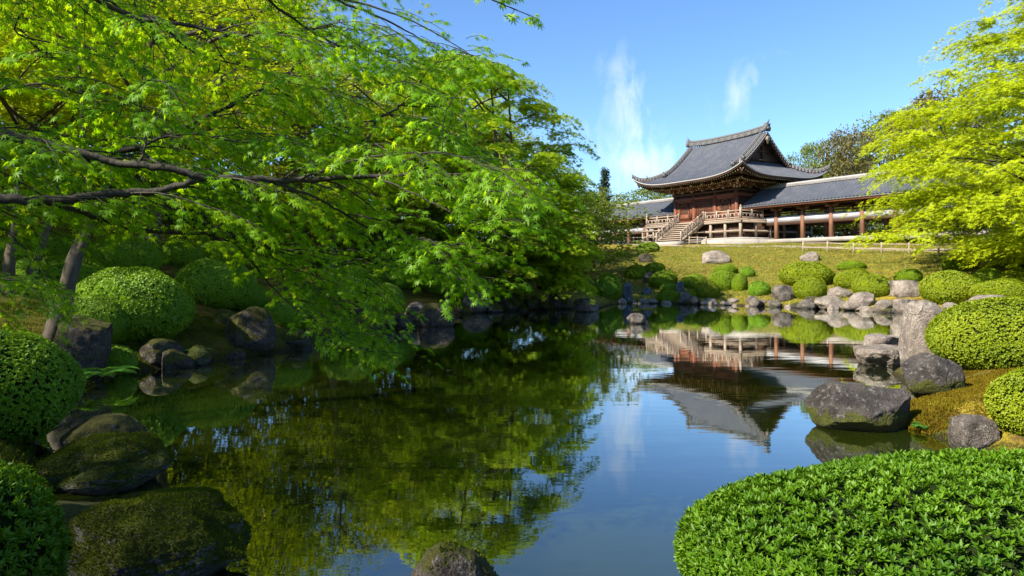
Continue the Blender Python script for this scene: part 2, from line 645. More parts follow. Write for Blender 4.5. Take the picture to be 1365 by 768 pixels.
gx, gy = axis(-26, 46, .22, 900), axis(-6, 84, .22, 900)
GX, GY = np.meshgrid(gx, gy)
GZ = ground_h(GX, GY)
near = (np.abs(GX - 10) < 40) & (GY < 85)
dsh = shore_dist(GX, GY)
lump = (np.sin(GX * 5.1 + 2 * np.sin(GY * 3.7)) * np.sin(GY * 4.3 + 1.7 * np.sin(GX * 2.9)) * .025 + RNG.normal(0, .012, GX.shape)) * (dsh > .3) * near * (1 - sstep(25, 28, dsh))
GZ = GZ + lump
mb = MB()
nr, nc = GX.shape
idx = np.arange(nr * nc).reshape(nr, nc)
F = np.stack([idx[:-1, :-1], idx[:-1, 1:], idx[1:, 1:], idx[1:, :-1]], -1).reshape(-1, 4)
mb.v.append(np.stack([GX, GY, GZ], -1).reshape(-1, 3).astype(np.float32))
mb.l.append(F.reshape(-1).astype(np.int64))
mb.n.append(np.full(len(F), 4, dtype=np.int32))
mb.m.append(np.zeros(len(F), dtype=np.int32))
mb.t.append(np.zeros(nr * nc, dtype=np.float32))
m = NT('ground_moss_lawn')
n1, n2, n3 = m.noise(.55, 5, .6), m.noise(3.2, 6, .7), m.noise(17, 5, .7)
ge = m.n('ShaderNodeNewGeometry')
sp = m.n('ShaderNodeSeparateXYZ')
m.l(ge.outputs['Position'], sp.inputs[0])
# dry golden moss on the open temple slope, deep woodland moss on the wooded bank at low x
wood = m.math('SUBTRACT', 1.0, m.ramp(m.math('ADD', m.math('MULTIPLY', m.math('ADD', sp.outputs[0], m.math('MULTIPLY', n1, 4.0)), .1), .3), [(.35, 0.0), (.75, 1.0)]))
lawn = m.mix(m.ramp(n2, [(.42, 0.0), (.57, 1.0)]), (.125, .080, .028), (.34, .265, .025))
lawn = m.mix(m.ramp(n1, [(.42, 0.0), (.62, 1.0)]), lawn, (.21, .215, .018))
lawn = m.mix(m.math('MULTIPLY', m.ramp(n3, [(.40, 1.0), (.52, 0.0)]), .75), lawn, (.07, .055, .022))
woods = m.mix(m.ramp(n2, [(.35, 0.0), (.65, 1.0)]), (.035, .045, .008), (.10, .095, .012))
woods = m.mix(m.ramp(n1, [(.52, 0.0), (.68, 1.0)]), woods, (.10, .062, .020))
c = m.mix(wood, lawn, woods)
bed = m.ramp(m.math('ADD', m.math('ADD', sp.outputs[2], .30), m.math('MULTIPLY', n3, .25)), [(.46, 1.0), (.62, 0.0)])
c = m.mix(bed, c, (.030, .026, .012))
M['ground'] = m.principled(c, .95, m.bump(m.math('ADD', n2, n3), .9, .06), .1)
ground = mb.build('ground', M['ground'], smooth=True)
ground['kind'] = 'structure'

# water
m = NT('pond_water')
n1 = m.noise(1.0, 3, .5, sc=(.55, 2.6, 1))
n2 = m.noise(5.5, 3, .5, sc=(.5, 2.2, 1))
bmp = m.bump(m.math('ADD', m.math('MULTIPLY', n1, .6), m.math('MULTIPLY', n2, .10)), .045, .05)
fr = m.n('ShaderNodeFresnel')
fr.inputs['IOR'].default_value = 1.60
m.l(bmp, fr.inputs['Normal'])
gl = m.n('ShaderNodeBsdfGlossy')
gl.inputs['Roughness'].default_value = .012
gl.inputs['Color'].default_value = (.93, .96, .94, 1)
m.l(bmp, gl.inputs['Normal'])
df = m.n('ShaderNodeBsdfDiffuse')
n3 = m.noise(.35, 3, .5)
m.l(m.mix(n3, (.009, .015, .001), (.020, .029, .002)), df.inputs['Color'])
mx = m.n('ShaderNodeMixShader')
m.l(m.math('MULTIPLY', fr.outputs[0], 1.75, clamp=True), mx.inputs[0])
m.l(df.outputs[0], mx.inputs[1])
m.l(gl.outputs[0], mx.inputs[2])
m.l(mx.outputs[0], m.out.inputs['Surface'])
M['water'] = m.mat
mb = MB()
xs, ys = np.linspace(-9, 19, 29), np.linspace(.2, 36, 37)
XX, YY = np.meshgrid(xs, ys)
idx = np.arange(XX.size).reshape(XX.shape)
F = np.stack([idx[:-1, :-1], idx[:-1, 1:], idx[1:, 1:], idx[1:, :-1]], -1).reshape(-1, 4)
mb.add(np.stack([XX, YY, 0 * XX], -1).reshape(-1, 3), [tuple(f) for f in F])
water = mb.build('pond_water', M['water'])
water['kind'] = 'structure'
# ------------------------------------------------------------------ temple materials
def wood(name, a, b, rough=.7, sc=(1, 1, 1)):
    m = NT(name)
    n1 = m.noise(6, 5, .6, sc=sc)
    n2 = m.noise(1.3, 3, .5)
    c = m.mix(n1, a, b)
    c = m.mix(m.ramp(n2, [(.5, 0.0), (.75, .5)]), c, tuple(q * .55 for q in a))
    return m.principled(c, rough, m.bump(n1, .4, .01), .3)


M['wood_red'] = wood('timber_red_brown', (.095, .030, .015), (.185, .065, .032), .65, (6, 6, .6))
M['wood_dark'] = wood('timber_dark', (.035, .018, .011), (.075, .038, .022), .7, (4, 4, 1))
M['wood_grey'] = wood('timber_weathered', (.20, .155, .12), (.36, .29, .23), .8, (3, 3, 1))
M['wood_post'] = wood('timber_post', (.13, .060, .036), (.23, .115, .066), .75, (6, 6, .7))
M['plaster'] = wood('plaster_white', (.33, .33, .36), (.42, .42, .45), .9)  # greyed: shadow under the corridor eaves is put into the colour
M['tip'] = wood('painted_rafter_tip', (.50, .40, .24), (.62, .52, .34), .8)
M['stone_cut'] = wood('cut_stone', (.24, .22, .20), (.36, .34, .31), .85, (2, 2, 4))
m = NT('roof_tile')
n1, n2 = m.noise(1.2, 4, .6), m.noise(11, 5, .65)
at = m.n('ShaderNodeAttribute', attribute_name='tint')
c = m.mix(n2, (.024, .029, .040), (.085, .095, .115))
c = m.mix(m.ramp(n1, [(.45, 0.0), (.7, .6)]), c, (.105, .105, .11))
c = m.mix(m.math('MULTIPLY', at.outputs['Fac'], .25), c, (.19, .20, .22))
M['tile'] = m.principled(c, .42, m.bump(n2, .35, .02), .5)
m = NT('ridge_tile')
n1, n2 = m.noise(3, 4, .6), m.noise(20, 5, .65)
M['ridge'] = m.principled(m.mix(n2, (.05, .05, .055), (.15, .15, .15)), .6, m.bump(n2, .4, .02), .4)
m = NT('ridge_mortar')
M['mortar'] = m.principled(m.mix(m.noise(9, 4), (.20, .195, .19), (.33, .32, .31)), .8)

TC = Vector((20.5, 65.5))
TBASE = 3.86
RZ = math.atan2(-.87, .49)
temple = thing('temple_hall', 'two-storey-high wooden temple hall with curved grey tiled hip-and-gable roof above the lawn', 'temple', (TC.x, TC.y, TBASE), RZ)

RX, RY, GP = 7.0, 5.5, 4.35          # half length, half depth, gable plane
ZE, ZR = 5.75, 9.95


def prof(t):
    q = t / RY
    return ZE + (ZR - ZE) * (.52 * q + .48 * q * q)


def lift(x, y):
    a, b = np.abs(x) / RX, np.abs(y) / RY
    return .95 * np.clip(a, 0, 1) ** 4 * np.clip(b, 0, 1) ** 4 + .10 * np.maximum(a ** 4 * (b > .9), 0) * 0


def rib(u, pitch=.30):
    """rounded cover tiles over shallow pan tiles"""
    p = ((u / pitch) % 1.0) - .5
    return .095 * np.sqrt(np.maximum(0, 1 - (p / .30) ** 2)) - .02


def grid_mesh(mb, X, Y, Z, mask=None, mat=0, flip=False, tint=None):
    nr, nc = X.shape
    idx = np.arange(nr * nc).reshape(nr, nc)
    F = np.stack([idx[:-1, :-1], idx[:-1, 1:], idx[1:, 1:], idx[1:, :-1]], -1).reshape(-1, 4)
    if flip:
        F = F[:, ::-1]
    if mask is not None:
        mk = (mask[:-1, :-1] | mask[:-1, 1:] | mask[1:, 1:] | mask[1:, :-1]).reshape(-1)
        F = F[mk]
    mb.add(np.stack([X, Y, Z], -1).reshape(-1, 3), [tuple(f) for f in F.tolist()], tint, mat)


def tile_step(t, pitch=.34):
    return .018 * (1 - ((t / pitch) % 1.0))


def half_w(ay):
    """roof half length at distance ay from the ridge line: to the hip line outside, to the barge inside"""
    return np.where(ay > RY - (RX - GP), RX - (RY - ay), GP + .55)


mb = MB()
for sgn in (-1, 1):
    ys = np.concatenate([np.linspace(0, RY - (RX - GP) - .001, 26), np.linspace(RY - (RX - GP), RY, 24)])
    us = np.linspace(-1, 1, 400)
    xs_abs = np.linspace(-RX, RX, 420)
    # keep tile rows straight: sample true x and clip to the outline
    YY, XX = np.meshgrid(ys, xs_abs, indexing='ij')
    hw = half_w(YY)
    XC = np.clip(XX, -hw, hw)
    t = RY - YY
    Z = prof(t) + lift(XC, YY) + rib(XC) + tile_step(t)
    grid_mesh(mb, XC, sgn * YY, Z, flip=(sgn < 0), tint=RNG.random(XX.size) * .5)
# drop faces of no area made by the clipping
main = mb.build('roof', M['tile'], temple, smooth=False)
for sgn in (-1, 1):
    mb = MB()
    xs_ = np.linspace(GP - .25, RX, 26)
    ysn = np.linspace(-RY, RY, 330)
    XX, YY = np.meshgrid(xs_, ysn, indexing='ij')
    lim = RY - (RX - np.maximum(XX, GP - .25))
    YC = np.clip(YY, -lim, lim)
    t = RX - XX
    Z = prof(t) + lift(XX, YC) + rib(YC) + tile_step(t) - .01
    grid_mesh(mb, sgn * XX, YC, Z, flip=(sgn > 0), tint=RNG.random(XX.size) * .5)
    mb.build('gable_skirt_roof', M['tile'], main)

# eave edge: pale tile ends, fascia board, soffit
edge = MB()
fas = MB()
sof = MB()
N = 60
loop = [(x, -RY) for x in np.linspace(-RX, RX, N)] + [(RX, y) for y in np.linspace(-RY, RY, N)][1:] + \
       [(x, RY) for x in np.linspace(RX, -RX, N)][1:] + [(-RX, y) for y in np.linspace(RY, -RY, N)][1:-1]
loop = np.array(loop)
L = len(loop)
zt = ZE + lift(loop[:, 0], loop[:, 1])


def band(mb, k0, z0, k1, z1, mat=0):
    a = np.column_stack([loop[:, 0] * (1 + k0 / RX), loop[:, 1] * (1 + k0 / RY), zt + z0])
    b = np.column_stack([loop[:, 0] * (1 + k1 / RX), loop[:, 1] * (1 + k1 / RY), zt + z1])
    V = np.concatenate([a, b])
    mb.add(V, [(i, (i + 1) % L, L + (i + 1) % L, L + i) for i in range(L)], None, mat)


band(edge, .02, .04, .05, -.01)
band(edge, .05, -.01, .03, -.06)
band(edge, .03, -.06, -.04, -.06)
edge.build('eave_tile_edge', M['mortar'], main)
band(fas, -.045, -.04, -.05, -.20)
band(fas, -.05, -.20, -.14, -.20)
fas.build('fascia_board', M['wood_dark'], main)


def soffit_ring(mb, kin, zin, kout, zout):
    a = np.column_stack([np.sign(loop[:, 0]) * np.maximum(np.abs(loop[:, 0]) + 0, 0), loop[:, 1], zt])
    inn = np.column_stack([loop[:, 0] * (RX - kin) / RX, loop[:, 1] * (RY - kin) / RY, ZE + (zt - ZE) * .25 + zin])
    out = np.column_stack([loop[:, 0] * (RX - kout) / RX, loop[:, 1] * (RY - kout) / RY, zt + zout])
    V = np.concatenate([inn, out])
    mb.add(V, [(i, (i + 1) % L, L + (i + 1) % L, L + i) for i in range(L)])


soffit_ring(sof, 2.9, .66, .12, -.14)

# rafters in two tiers, pale painted tips
raf, tips = MB(), MB()


def zsof(x, y, k):
    return 0


def rafter_line(fixed, rng_, axis_):
    for p in rng_:
        for tier, (r0, r1, dz, w) in enumerate(((2.6, .22, -.25, .085), (2.6, 1.25, -.42, .10))):
            r0 = min(r0, (RX if axis_ == 'x' else RY) - abs(p) + .12)
            if r1 >= r0 - .1:
                continue
            zi = ZE + .02 + dz + .62 * r0 / 2.6
            if axis_ == 'x':
                s = math.copysign(1, fixed)
                lf = float(lift(p, fixed)) * 1.0
                a = (p * (1 - .0 * r0), s * (RY - r0), zi + lf * .25)
                b = (p, s * (RY - r1), ZE + lf * (1 - r1 / 3.2) + dz)
            else:
                s = math.copysign(1, fixed)
                lf = float(lift(fixed, p))
                a = (s * (RX - r0), p, zi + lf * .25)
                b = (s * (RX - r1), p, ZE + lf * (1 - r1 / 3.2) + dz)
            raf.beam(a, b, w, .11)
            a_, b_ = np.array(a), np.array(b)
            d = (b_ - a_) / np.linalg.norm(b_ - a_)
            tips.beam(b_ + d * .002, b_ + d * .022, w * .9, .10)


for s in (-1, 1):
    rafter_line(s * RY, np.arange(-RX + .35, RX - .3, .27), 'x')
    rafter_line(s * RX, np.arange(-RY + .35, RY - .3, .27), 'y')

for q in tips.m:
    q[:] = 1


def merge(a, b):
    for i in range(len(b.v)):
        a.v.append(b.v[i])
        a.l.append(b.l[i] + a.off)
        a.n.append(b.n[i])
        a.t.append(b.t[i])
        a.m.append(b.m[i])
    a.off += b.off
    return a


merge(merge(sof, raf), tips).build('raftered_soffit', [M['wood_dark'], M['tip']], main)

# ridges
rd = MB()


def ridge_run(mb, P, w, h, layers=3, cap=True):
    P = np.asarray(P, float)
    for i in range(len(P) - 1):
        a, b = P[i], P[i + 1]
        for k in range(layers):
            ww = w * (1 - .16 * k)
            hh = h / layers
            o = np.array([0, 0, hh * (k + .5)])
            mb.beam(a + o, b + o, ww, hh * .78, mat=0)
            mb.beam(a + o + (0, 0, hh * .44), b + o + (0, 0, hh * .44), ww * 1.12, hh * .20, mat=1)
    if cap:
        mb.tube(P + (0, 0, h + .04), w * .36, 8, mat=0)


xr = GP + .45
rise = lambda x: .22 * (abs(x) / xr) ** 3
ridge_run(rd, [(x, 0, ZR - .02 + rise(x)) for x in np.linspace(-xr, xr, 13)], .36, .42, 4)
mr = rd.build('main_ridge', [M['ridge'], M['mortar']], main)


def ornament(mb, p, dirx, diry, s=1.0):
    """demon-tile end: shield with horns curling up and a rounded boss"""
    d = np.array([dirx, diry, 0.0])
    d /= np.linalg.norm(d)
    sd = np.array([-d[1], d[0], 0])
    prof_ = [(-.30, -.25), (.30, -.25), (.38, .0), (.26, .22), (.34, .42), (.20, .40), (.10, .34), (0, .48), (-.10, .34), (-.20, .40), (-.34, .42), (-.26, .22), (-.38, 0)]
    V = []
    for off in (-.09, .09):
        for (u, v) in prof_:
            V.append(np.array(p) + sd * u * s + np.array([0, 0, v * s]) + d * off * s)
    n = len(prof_)
    F = [tuple(range(n)), tuple(range(n, 2 * n))[::-1]] + [(i, n + i, n + (i + 1) % n, (i + 1) % n) for i in range(n)]
    mb.add(V, F)
    mb.tube([np.array(p) + d * .08 * s, np.array(p) + d * .2 * s], [.13 * s, .10 * s], 8)
    # horn bending outward and up
    mb.tube([np.array(p) + np.array([0, 0, .30 * s]), np.array(p) + d * .10 * s + np.array([0, 0, .55 * s]), np.array(p) + d * .24 * s + np.array([0, 0, .72 * s])], [.09 * s, .07 * s, .03 * s], 6)


for s in (-1, 1):
    o = MB()
    ornament(o, (s * (xr + .08), 0, ZR + .38), s, 0, 1.05)
    o.build('ridge_end_tile', M['ridge'], mr)
# descending ridges along the gables, hip ridges to the corners
for sx in (-1, 1):
    for sy in (-1, 1):
        r = MB()
        yy = np.linspace(.25, 3.75, 12)
        P = [(sx * (GP + .05), sy * y, prof(RY - y) + .03) for y in yy]
        P[-1] = (P[-1][0], P[-1][1], P[-1][2] + .04)
        ridge_run(r, P, .26, .30, 2)
        b = r.build('descending_ridge', [M['ridge'], M['mortar']], main)
        o = MB()
        ornament(o, (P[-1][0], P[-1][1] + sy * .1, P[-1][2] + .16), 0, sy, .62)
        o.build('ridge_end_tile', M['ridge'], b)
        # second run hugging the barge
        r = MB()
        P = [(sx * (GP + .42), sy * y, prof(RY - y) + .03) for y in np.linspace(.2, RY - (RX - GP) + .15, 10)]
        ridge_run(r, P, .20, .16, 1)
        r.build('barge_ridge', [M['ridge'], M['mortar']], main)
        r = MB()
        tt = np.linspace(0, 1, 14)
        P = []
        for q in tt:
            x = GP + .1 + (RX + .02 - GP) * q
            y = RY - (RX - x) if x < RX else RY
            y = (RY - (RX - GP)) + .1 + (RX - GP - .08) * q
            P.append((sx * x, sy * y, prof(RX - min(x, RX)) + float(lift(x, y)) + .03 + .22 * max(0, q - .8) ** 1.2 * 5 * .4))
        ridge_run(r, P, .24, .26, 2)
        b = r.build('hip_ridge', [M['ridge'], M['mortar']], main)
        o = MB()
        e = np.array(P[-1])
        ornament(o, (e[0], e[1], e[2] + .14), sx, sy, .5)
        e2 = np.array(P[8])
        o.build('ridge_end_tile', M['ridge'], b)
        o = MB()
        ornament(o, (e2[0], e2[1], e2[2] + .34), sx, sy, .42)
        o.build('ridge_end_tile', M['ridge'], b)

# gable walls, barge boards
for sx in (-1, 1):
    g = MB()
    yb = RY - (RX - GP) + .1
    ys = np.linspace(-yb, yb, 25)
    zb = prof(RX - GP) - .1
    V, n = [], len(ys)
    for y in ys:
        V.append((sx * (GP - .10), y, zb))
    for y in ys:
        V.append((sx * (GP - .10), y, prof(RY - abs(y)) - .05))
    g.add(V, [(i, i + 1, n + i + 1, n + i) if sx > 0 else (i, n + i, n + i + 1, i + 1) for i in range(n - 1)])
    for zz, ww in ((zb + .35, 2.3), (zb + 1.15, 1.45), (zb + 1.9, .7)):
        g.beam((sx * (GP - .03), -ww, zz), (sx * (GP - .03), ww, zz), .14, .16)
    g.beam((sx * (GP - .02), 0, zb), (sx * (GP - .02), 0, ZR - .3), .18, .18)
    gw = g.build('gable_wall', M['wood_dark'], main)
    bb, be = MB(), MB()
    for sy in (-1, 1):
        P = [(sx * (GP + .50), sy * y, prof(RY - y) - .22) for y in np.linspace(0, yb + .25, 14)]
        for i in range(len(P) - 1):
            bb.beam(P[i], P[i + 1], .09, .34)
            a, b = np.array(P[i]) + (sx * .03, 0, .21), np.array(P[i + 1]) + (sx * .03, 0, .21)
            be.beam(a, b, .12, .07)
    bb.build('barge_board', M['wood_dark'], main)
    be.build('barge_edge', M['mortar'], main)
    pd = MB()
    pts = [(0, 0), (.22, -.12), (.30, -.34), (.14, -.42), (.10, -.62), (0, -.78), (-.10, -.62), (-.14, -.42), (-.30, -.34), (-.22, -.12)]
    V = [(sx * (GP + .56 + o), u, ZR - .32 + v) for o in (0, .06) for (u, v) in pts]
    k = len(pts)
    pd.add(V, [tuple(range(k)), tuple(range(k, 2 * k))[::-1]] + [(i, k + i, k + (i + 1) % k, (i + 1) % k) for i in range(k)])
    pd.build('gable_pendant', M['wood_grey'], main)

# ---- body
BX, BY, VF = 3.87, 2.75, 2.0
WT = 4.85
base = MB()
base.box((0, 0, -.10), (12.9, 10.1, .75))
base.build('stone_platform', M['stone_cut'], temple)
base = MB()
base.box((0, 0, .34), (12.5, 9.7, .16))
base.build('platform_coping', M['stone_cut'], temple)

# core room
room = MB()
room.box((0, 0, (VF + WT) / 2), (2 * BX - .16, 2 * BY - .16, WT - VF))
room.box((0, 0, 1.15), (2 * BX - .3, 2 * BY - .3, 1.6))
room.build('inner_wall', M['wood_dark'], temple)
colx = [-BX, -1.35, 1.35, BX]
coly = [-BY, 0, BY]
for x in colx:
    for y in coly:
        if abs(x) < BX and y == 0:
            continue
        c_ = MB()
        c_.tube([(x, y, .42), (x, y, VF + .1), (x, y, WT)], [.21, .20, .185], 14)
        c_.build('column', M['wood_red'], temple, smooth=False)
# tie beams
for nm, z, h, w, mt in (('lower_tie_beam', VF + .22, .2, .30, 'wood_red'), ('upper_tie_beam', 4.40, .26, .30, 'wood_red'), ('wall_plate', WT, .22, .44, 'wood_dark')):
    b = MB()
    for s in (-1, 1):
        b.box((0, s * BY, z), (2 * BX + .5, w, h))
        b.box((s * BX, 0, z), (w, 2 * BY - w - .01, h))
    b.build(nm, M[mt], temple)
# front bays: left panel, lattice doors, cusped window
def lattice(name, x0, x1, z0, z1, y, nx, nz_, mt, sgn=-1):
    f = MB()
    f.box(((x0 + x1) / 2, y, (z0 + z1) / 2), (x1 - x0, .05, z1 - z0))
    o = f.build(name, M['wood_dark'], temple)
    g = MB()
    yy = y + sgn * .045
    for i in range(nx + 1):
        x = x0 + (x1 - x0) * i / nx
        g.box((x, yy, (z0 + z1) / 2), (.045 if 0 < i < nx else .10, .04, z1 - z0))
    for k in range(nz_ + 1):
        z = z0 + (z1 - z0) * k / nz_
        g.box(((x0 + x1) / 2, yy + sgn * .004, z), (x1 - x0, .036, .045 if 0 < k < nz_ else .10))
    g.build('lattice', M[mt], o)
    return o


YF = -BY - .03
for sy, yf in ((-1, YF), (1, BY + .03)):
    for i in range(2):
        lattice('door', -1.12 + i * 1.13, -.02 + i * 1.13, VF + .35, 4.38, yf, 4, 9, 'wood_red', sy)
    for xa, xb in ((-3.62, -1.6), (1.6, 3.62)):
        p = MB()
        p.box(((xa + xb) / 2, yf, VF + .66), (xb - xa, .07, .62))
        p.box(((xa + xb) / 2, yf, 4.2), (xb - xa, .07, .30))
        p.box((xa + .16, yf, 3.2), (.32, .07, 1.62))
        p.box((xb - .16, yf, 3.2), (.32, .07, 1.62))
        p.build('wall_panel', M['wood_red'], temple)
        # cusped window outline
        w_ = MB()
        cx_ = (xa + xb) / 2
        out = [(-.62, 2.62), (-.58, 3.3), (-.46, 3.72), (-.28, 3.86), (-.16, 3.98), (0, 4.04), (.16, 3.98), (.28, 3.86), (.46, 3.72), (.58, 3.3), (.62, 2.62)]
        for k in range(len(out) - 1):
            w_.beam((cx_ + out[k][0], yf + sy * .05, out[k][1]), (cx_ + out[k + 1][0], yf + sy * .05, out[k + 1][1]), .09, .09)
        w_.beam((cx_ - .72, yf + sy * .05, 2.6), (cx_ + .72, yf + sy * .05, 2.6), .1, .1)
        wo = w_.build('window', M['wood_red'], temple)
        g = MB()
        for u in np.linspace(-.45, .45, 7):
            g.box((cx_ + u, yf + sy * .01, 3.25), (.035, .03, 1.3))
        g.build('window_bars', M['wood_post'], wo)
for sx in (-1, 1):
    for s in (-1, 1):
        p = MB()
        p.box((sx * (BX + .03), s * 1.38, VF + .7), (.06, 2.2, .7))
        for k in range(9):
            p.box((sx * (BX + .02), s * 1.38 + (k - 4) * .27, 3.5), (.05, .22, 1.95))
        p.build('side_panel', M['wood_dark'], temple)

# bracket sets over the columns
def bracket(x, y, dx, dy, corner=False):
    b = MB()
    t = MB()
    d = np.array([dx, dy, 0.]) / math.hypot(dx, dy)
    sd = np.array([-d[1], d[0], 0])
    p0 = np.array([x, y, WT + .12])
    for k in range(3):
        reach = .34 + .42 * k
        z = .06 + .235 * k
        c0 = p0 + np.array([0, 0, z])
        b.beam(c0 - d * .2, c0 + d * reach, .15, .15)
        wv = .55 + .18 * k
        cc = c0 + d * (reach - .12) + np.array([0, 0, .10])
        b.beam(cc - sd * wv, cc + sd * wv, .13, .13)
        for u in (-1, 0, 1):
            q = cc + sd * wv * .88 * u + np.array([0, 0, .12])
            b.box(q, (.21, .21, .11), rz=math.atan2(d[1], d[0]), taper=1.25)
        for u in (-1, 1):
            q = cc + sd * wv * u
            t.beam(q, q + sd * u * .02, .12, .12)
        q = c0 + d * reach
        t.beam(q, q + d * .03, .14, .14)
    # tail rafter slanting down and out
    a_, c_ = p0 + d * .2 + np.array([0, 0, .86]), p0 + d * 1.75 + np.array([0, 0, .44])
    b.beam(a_, c_, .13, .17)
    t.beam(c_, c_ + (c_ - a_) / np.linalg.norm(c_ - a_) * .03, .13, .17)
    for q in t.m:
        q[:] = 1
    merge(b, t).build('bracket_set', [M['wood_post'], M['tip']], temple)


for x in (-BX, -1.35, 0, 1.35, BX):
    for s in (-1, 1):
        if abs(x) == BX:
            bracket(x, s * BY, math.copysign(1, x), s)
            bracket(x, s * BY, 0, s)
        else:
            bracket(x, s * BY, 0, s)
for x in (-2.6, 2.6):
    for s in (-1, 1):
        bracket(x, s * BY, 0, s)
for s in (-1, 1):
    for y in (-BY, -BY / 2, 0, BY / 2, BY):
        bracket(s * BX, y, s, 0)
pur = MB()
for s in (-1, 1):
    pur.box((0, s * (BY + 1.2), WT + .90), (2 * BX + 3.0, .16, .18))
    pur.box((s * (BX + 1.2), 0, WT + .90), (.16, 2 * BY + 2.2, .18))
pur.build('eave_purlin', M['wood_dark'], temple)

# veranda
VX, VY = 6.15, 4.75
fl = MB()
fl.box((0, 0, VF - .06), (2 * VX, 2 * VY, .12))
vf = fl.build('veranda_floor', M['wood_grey'], temple)
e = MB()
for s in (-1, 1):
    e.box((0, s * (VY - .08), VF - .22), (2 * VX - .1, .12, .2))
    e.box((s * (VX - .08), 0, VF - .22), (.12, 2 * VY - .4, .2))
e.build('edge_beam', M['wood_grey'], vf)
nx_, ny_ = 8, 6
def vpost(x, y):
    p = MB()
    p.box((x, y, (.42 + VF - .32) / 2), (.2, .2, VF - .32 - .42))
    p.build('veranda_post', M['wood_grey'], temple)


for i in range(nx_):
    x = -VX + .2 + (2 * VX - .4) * i / (nx_ - 1)
    for s in (-1, 1):
        vpost(x, s * (VY - .2))
for i in range(1, ny_ - 1):
    y = -VY + .2 + (2 * VY - .4) * i / (ny_ - 1)
    for s in (-1, 1):
        vpost(s * (VX - .2), y)
st = MB()
for s in (-1, 1):
    st.box((0, s * (VY - .2), 1.0), (2 * VX - .6, .09, .17))
    st.box((s * (VX - .2), 0, 1.0), (.09, 2 * VY - .6, .17))
st.build('veranda_tie_rail', M['wood_grey'], temple)
bk = MB()
for s in (-1, 1):
    bk.box((0, s * (VY - .55), 1.05), (2 * VX - 1.4, .05, 1.3))
    bk.box((s * (VX - .55), 0, 1.05), (.05, 2 * VY - 1.4, 1.3))
bk.build('underfloor_board', M['wood_dark'], temple)

SX0, SX1 = -1.35, 1.85         # stair opening in the front rail


def railing(a, b, name='railing'):
    r = MB()
    a, b = np.array(a, float), np.array(b, float)
    Ld = np.linalg.norm(b - a)
    r.beam(a + (0, 0, .72), b + (0, 0, .72), .09, .09)
    r.beam(a + (0, 0, .48), b + (0, 0, .48), .07, .07)
    r.beam(a + (0, 0, .12), b + (0, 0, .12), .09, .10)
    n = max(1, int(round(Ld / 1.35)))
    for i in range(n + 1):
        q = a + (b - a) * i / n
        r.box(q + (0, 0, .42), (.12, .12, .84))
    for i in range(n * 3):
        q = a + (b - a) * (i + .5) / (n * 3)
        r.box(q + (0, 0, .30), (.07, .07, .28), taper=1.7)
    return r.build(name, M['wood_grey'], temple)


V_ = VY - .15
H_ = VX - .15
railing((-H_, -V_, VF), (SX0 - .1, -V_, VF))
railing((SX1 + .1, -V_, VF), (H_, -V_, VF))
railing((H_, -V_, VF), (H_, -1.9, VF))
railing((H_, 1.9, VF), (H_, V_, VF))
railing((-H_, -V_, VF), (-H_, -1.9, VF))
railing((-H_, 1.9, VF), (-H_, V_, VF))
railing((-H_, V_, VF), (H_, V_, VF))
for sx, sy in ((-1, -1), (1, -1), (1, 1), (-1, 1)):
    p = MB()
    p.box((sx * H_, sy * V_, VF + .5), (.17, .17, 1.0))
    p.tube([(sx * H_, sy * V_, VF + 1.0), (sx * H_, sy * V_, VF + 1.08), (sx * H_, sy * V_, VF + 1.2)], [.06, .10, .02], 8)
    p.build('corner_post', M['wood_grey'], temple)

# stairs
stairs = thing('stairs', None, None)
del_keys = [k for k in stairs.keys()]
nst = 10
y0, y1 = -VY, -VY - 2.75
zb = .02
s_ = MB()
for i in range(nst):
    z = VF - (VF - zb) * (i + 1) / nst + .09
    y = y0 + (y1 - y0) * (i + .5) / nst
    s_.box(((SX0 + SX1) / 2, y, z), (SX1 - SX0 - .12, .36, .10))
    s_.box(((SX0 + SX1) / 2, y + .13, z - .1), (SX1 - SX0 - .2, .03, .16))
bpy.data.objects.remove(stairs)
stair = s_.build('stairs', M['wood_grey'], temple)
for x in (SX0, SX1):
    t = MB()
    t.beam((x, y0 + .05, VF - .12), (x, y1, zb + .12), .11, .34)
    t.build('stringer', M['wood_grey'], stair)
    r = MB()
    a, b = np.array((x, y0 - .02, VF)), np.array((x, y1 + .05, zb + .15))
    for h in (.78, .52):
        r.beam(a + (0, 0, h), b + (0, 0, h), .085, .085)
    for i in range(5):
        q = a + (b - a) * i / 4
        r.box(q + (0, 0, .40), (.13, .13, .95))
    for i in range(12):
        q = a + (b - a) * (i + .5) / 12
        r.box(q + (0, 0, .26), (.07, .07, .46), taper=1.6)
    r.build('handrail', M['wood_grey'], stair)
land_ = MB()
land_.box(((SX0 + SX1) / 2, y1 - .35, -.1), (SX1 - SX0 + .9, 1.3, .42))
land_.build('stone_landing', M['stone_cut'], temple)
# lower porch stage left of the stairs
lp = MB()
lp.box((-3.4, -VY - .75, 1.32), (3.4, 1.3, .1))
pl = lp.build('side_stage', M['wood_grey'], temple)
for x in (-4.95, -3.4, -1.85):
    q = MB()
    q.box((x, -VY - 1.25, .70), (.16, .16, 1.14))
    q.build('stage_post', M['wood_grey'], pl)
q = MB()
q.beam((-4.95, -VY - 1.25, .75), (-1.85, -VY - 1.25, .75), .08, .14)
q.build('stage_rail', M['wood_grey'], pl)

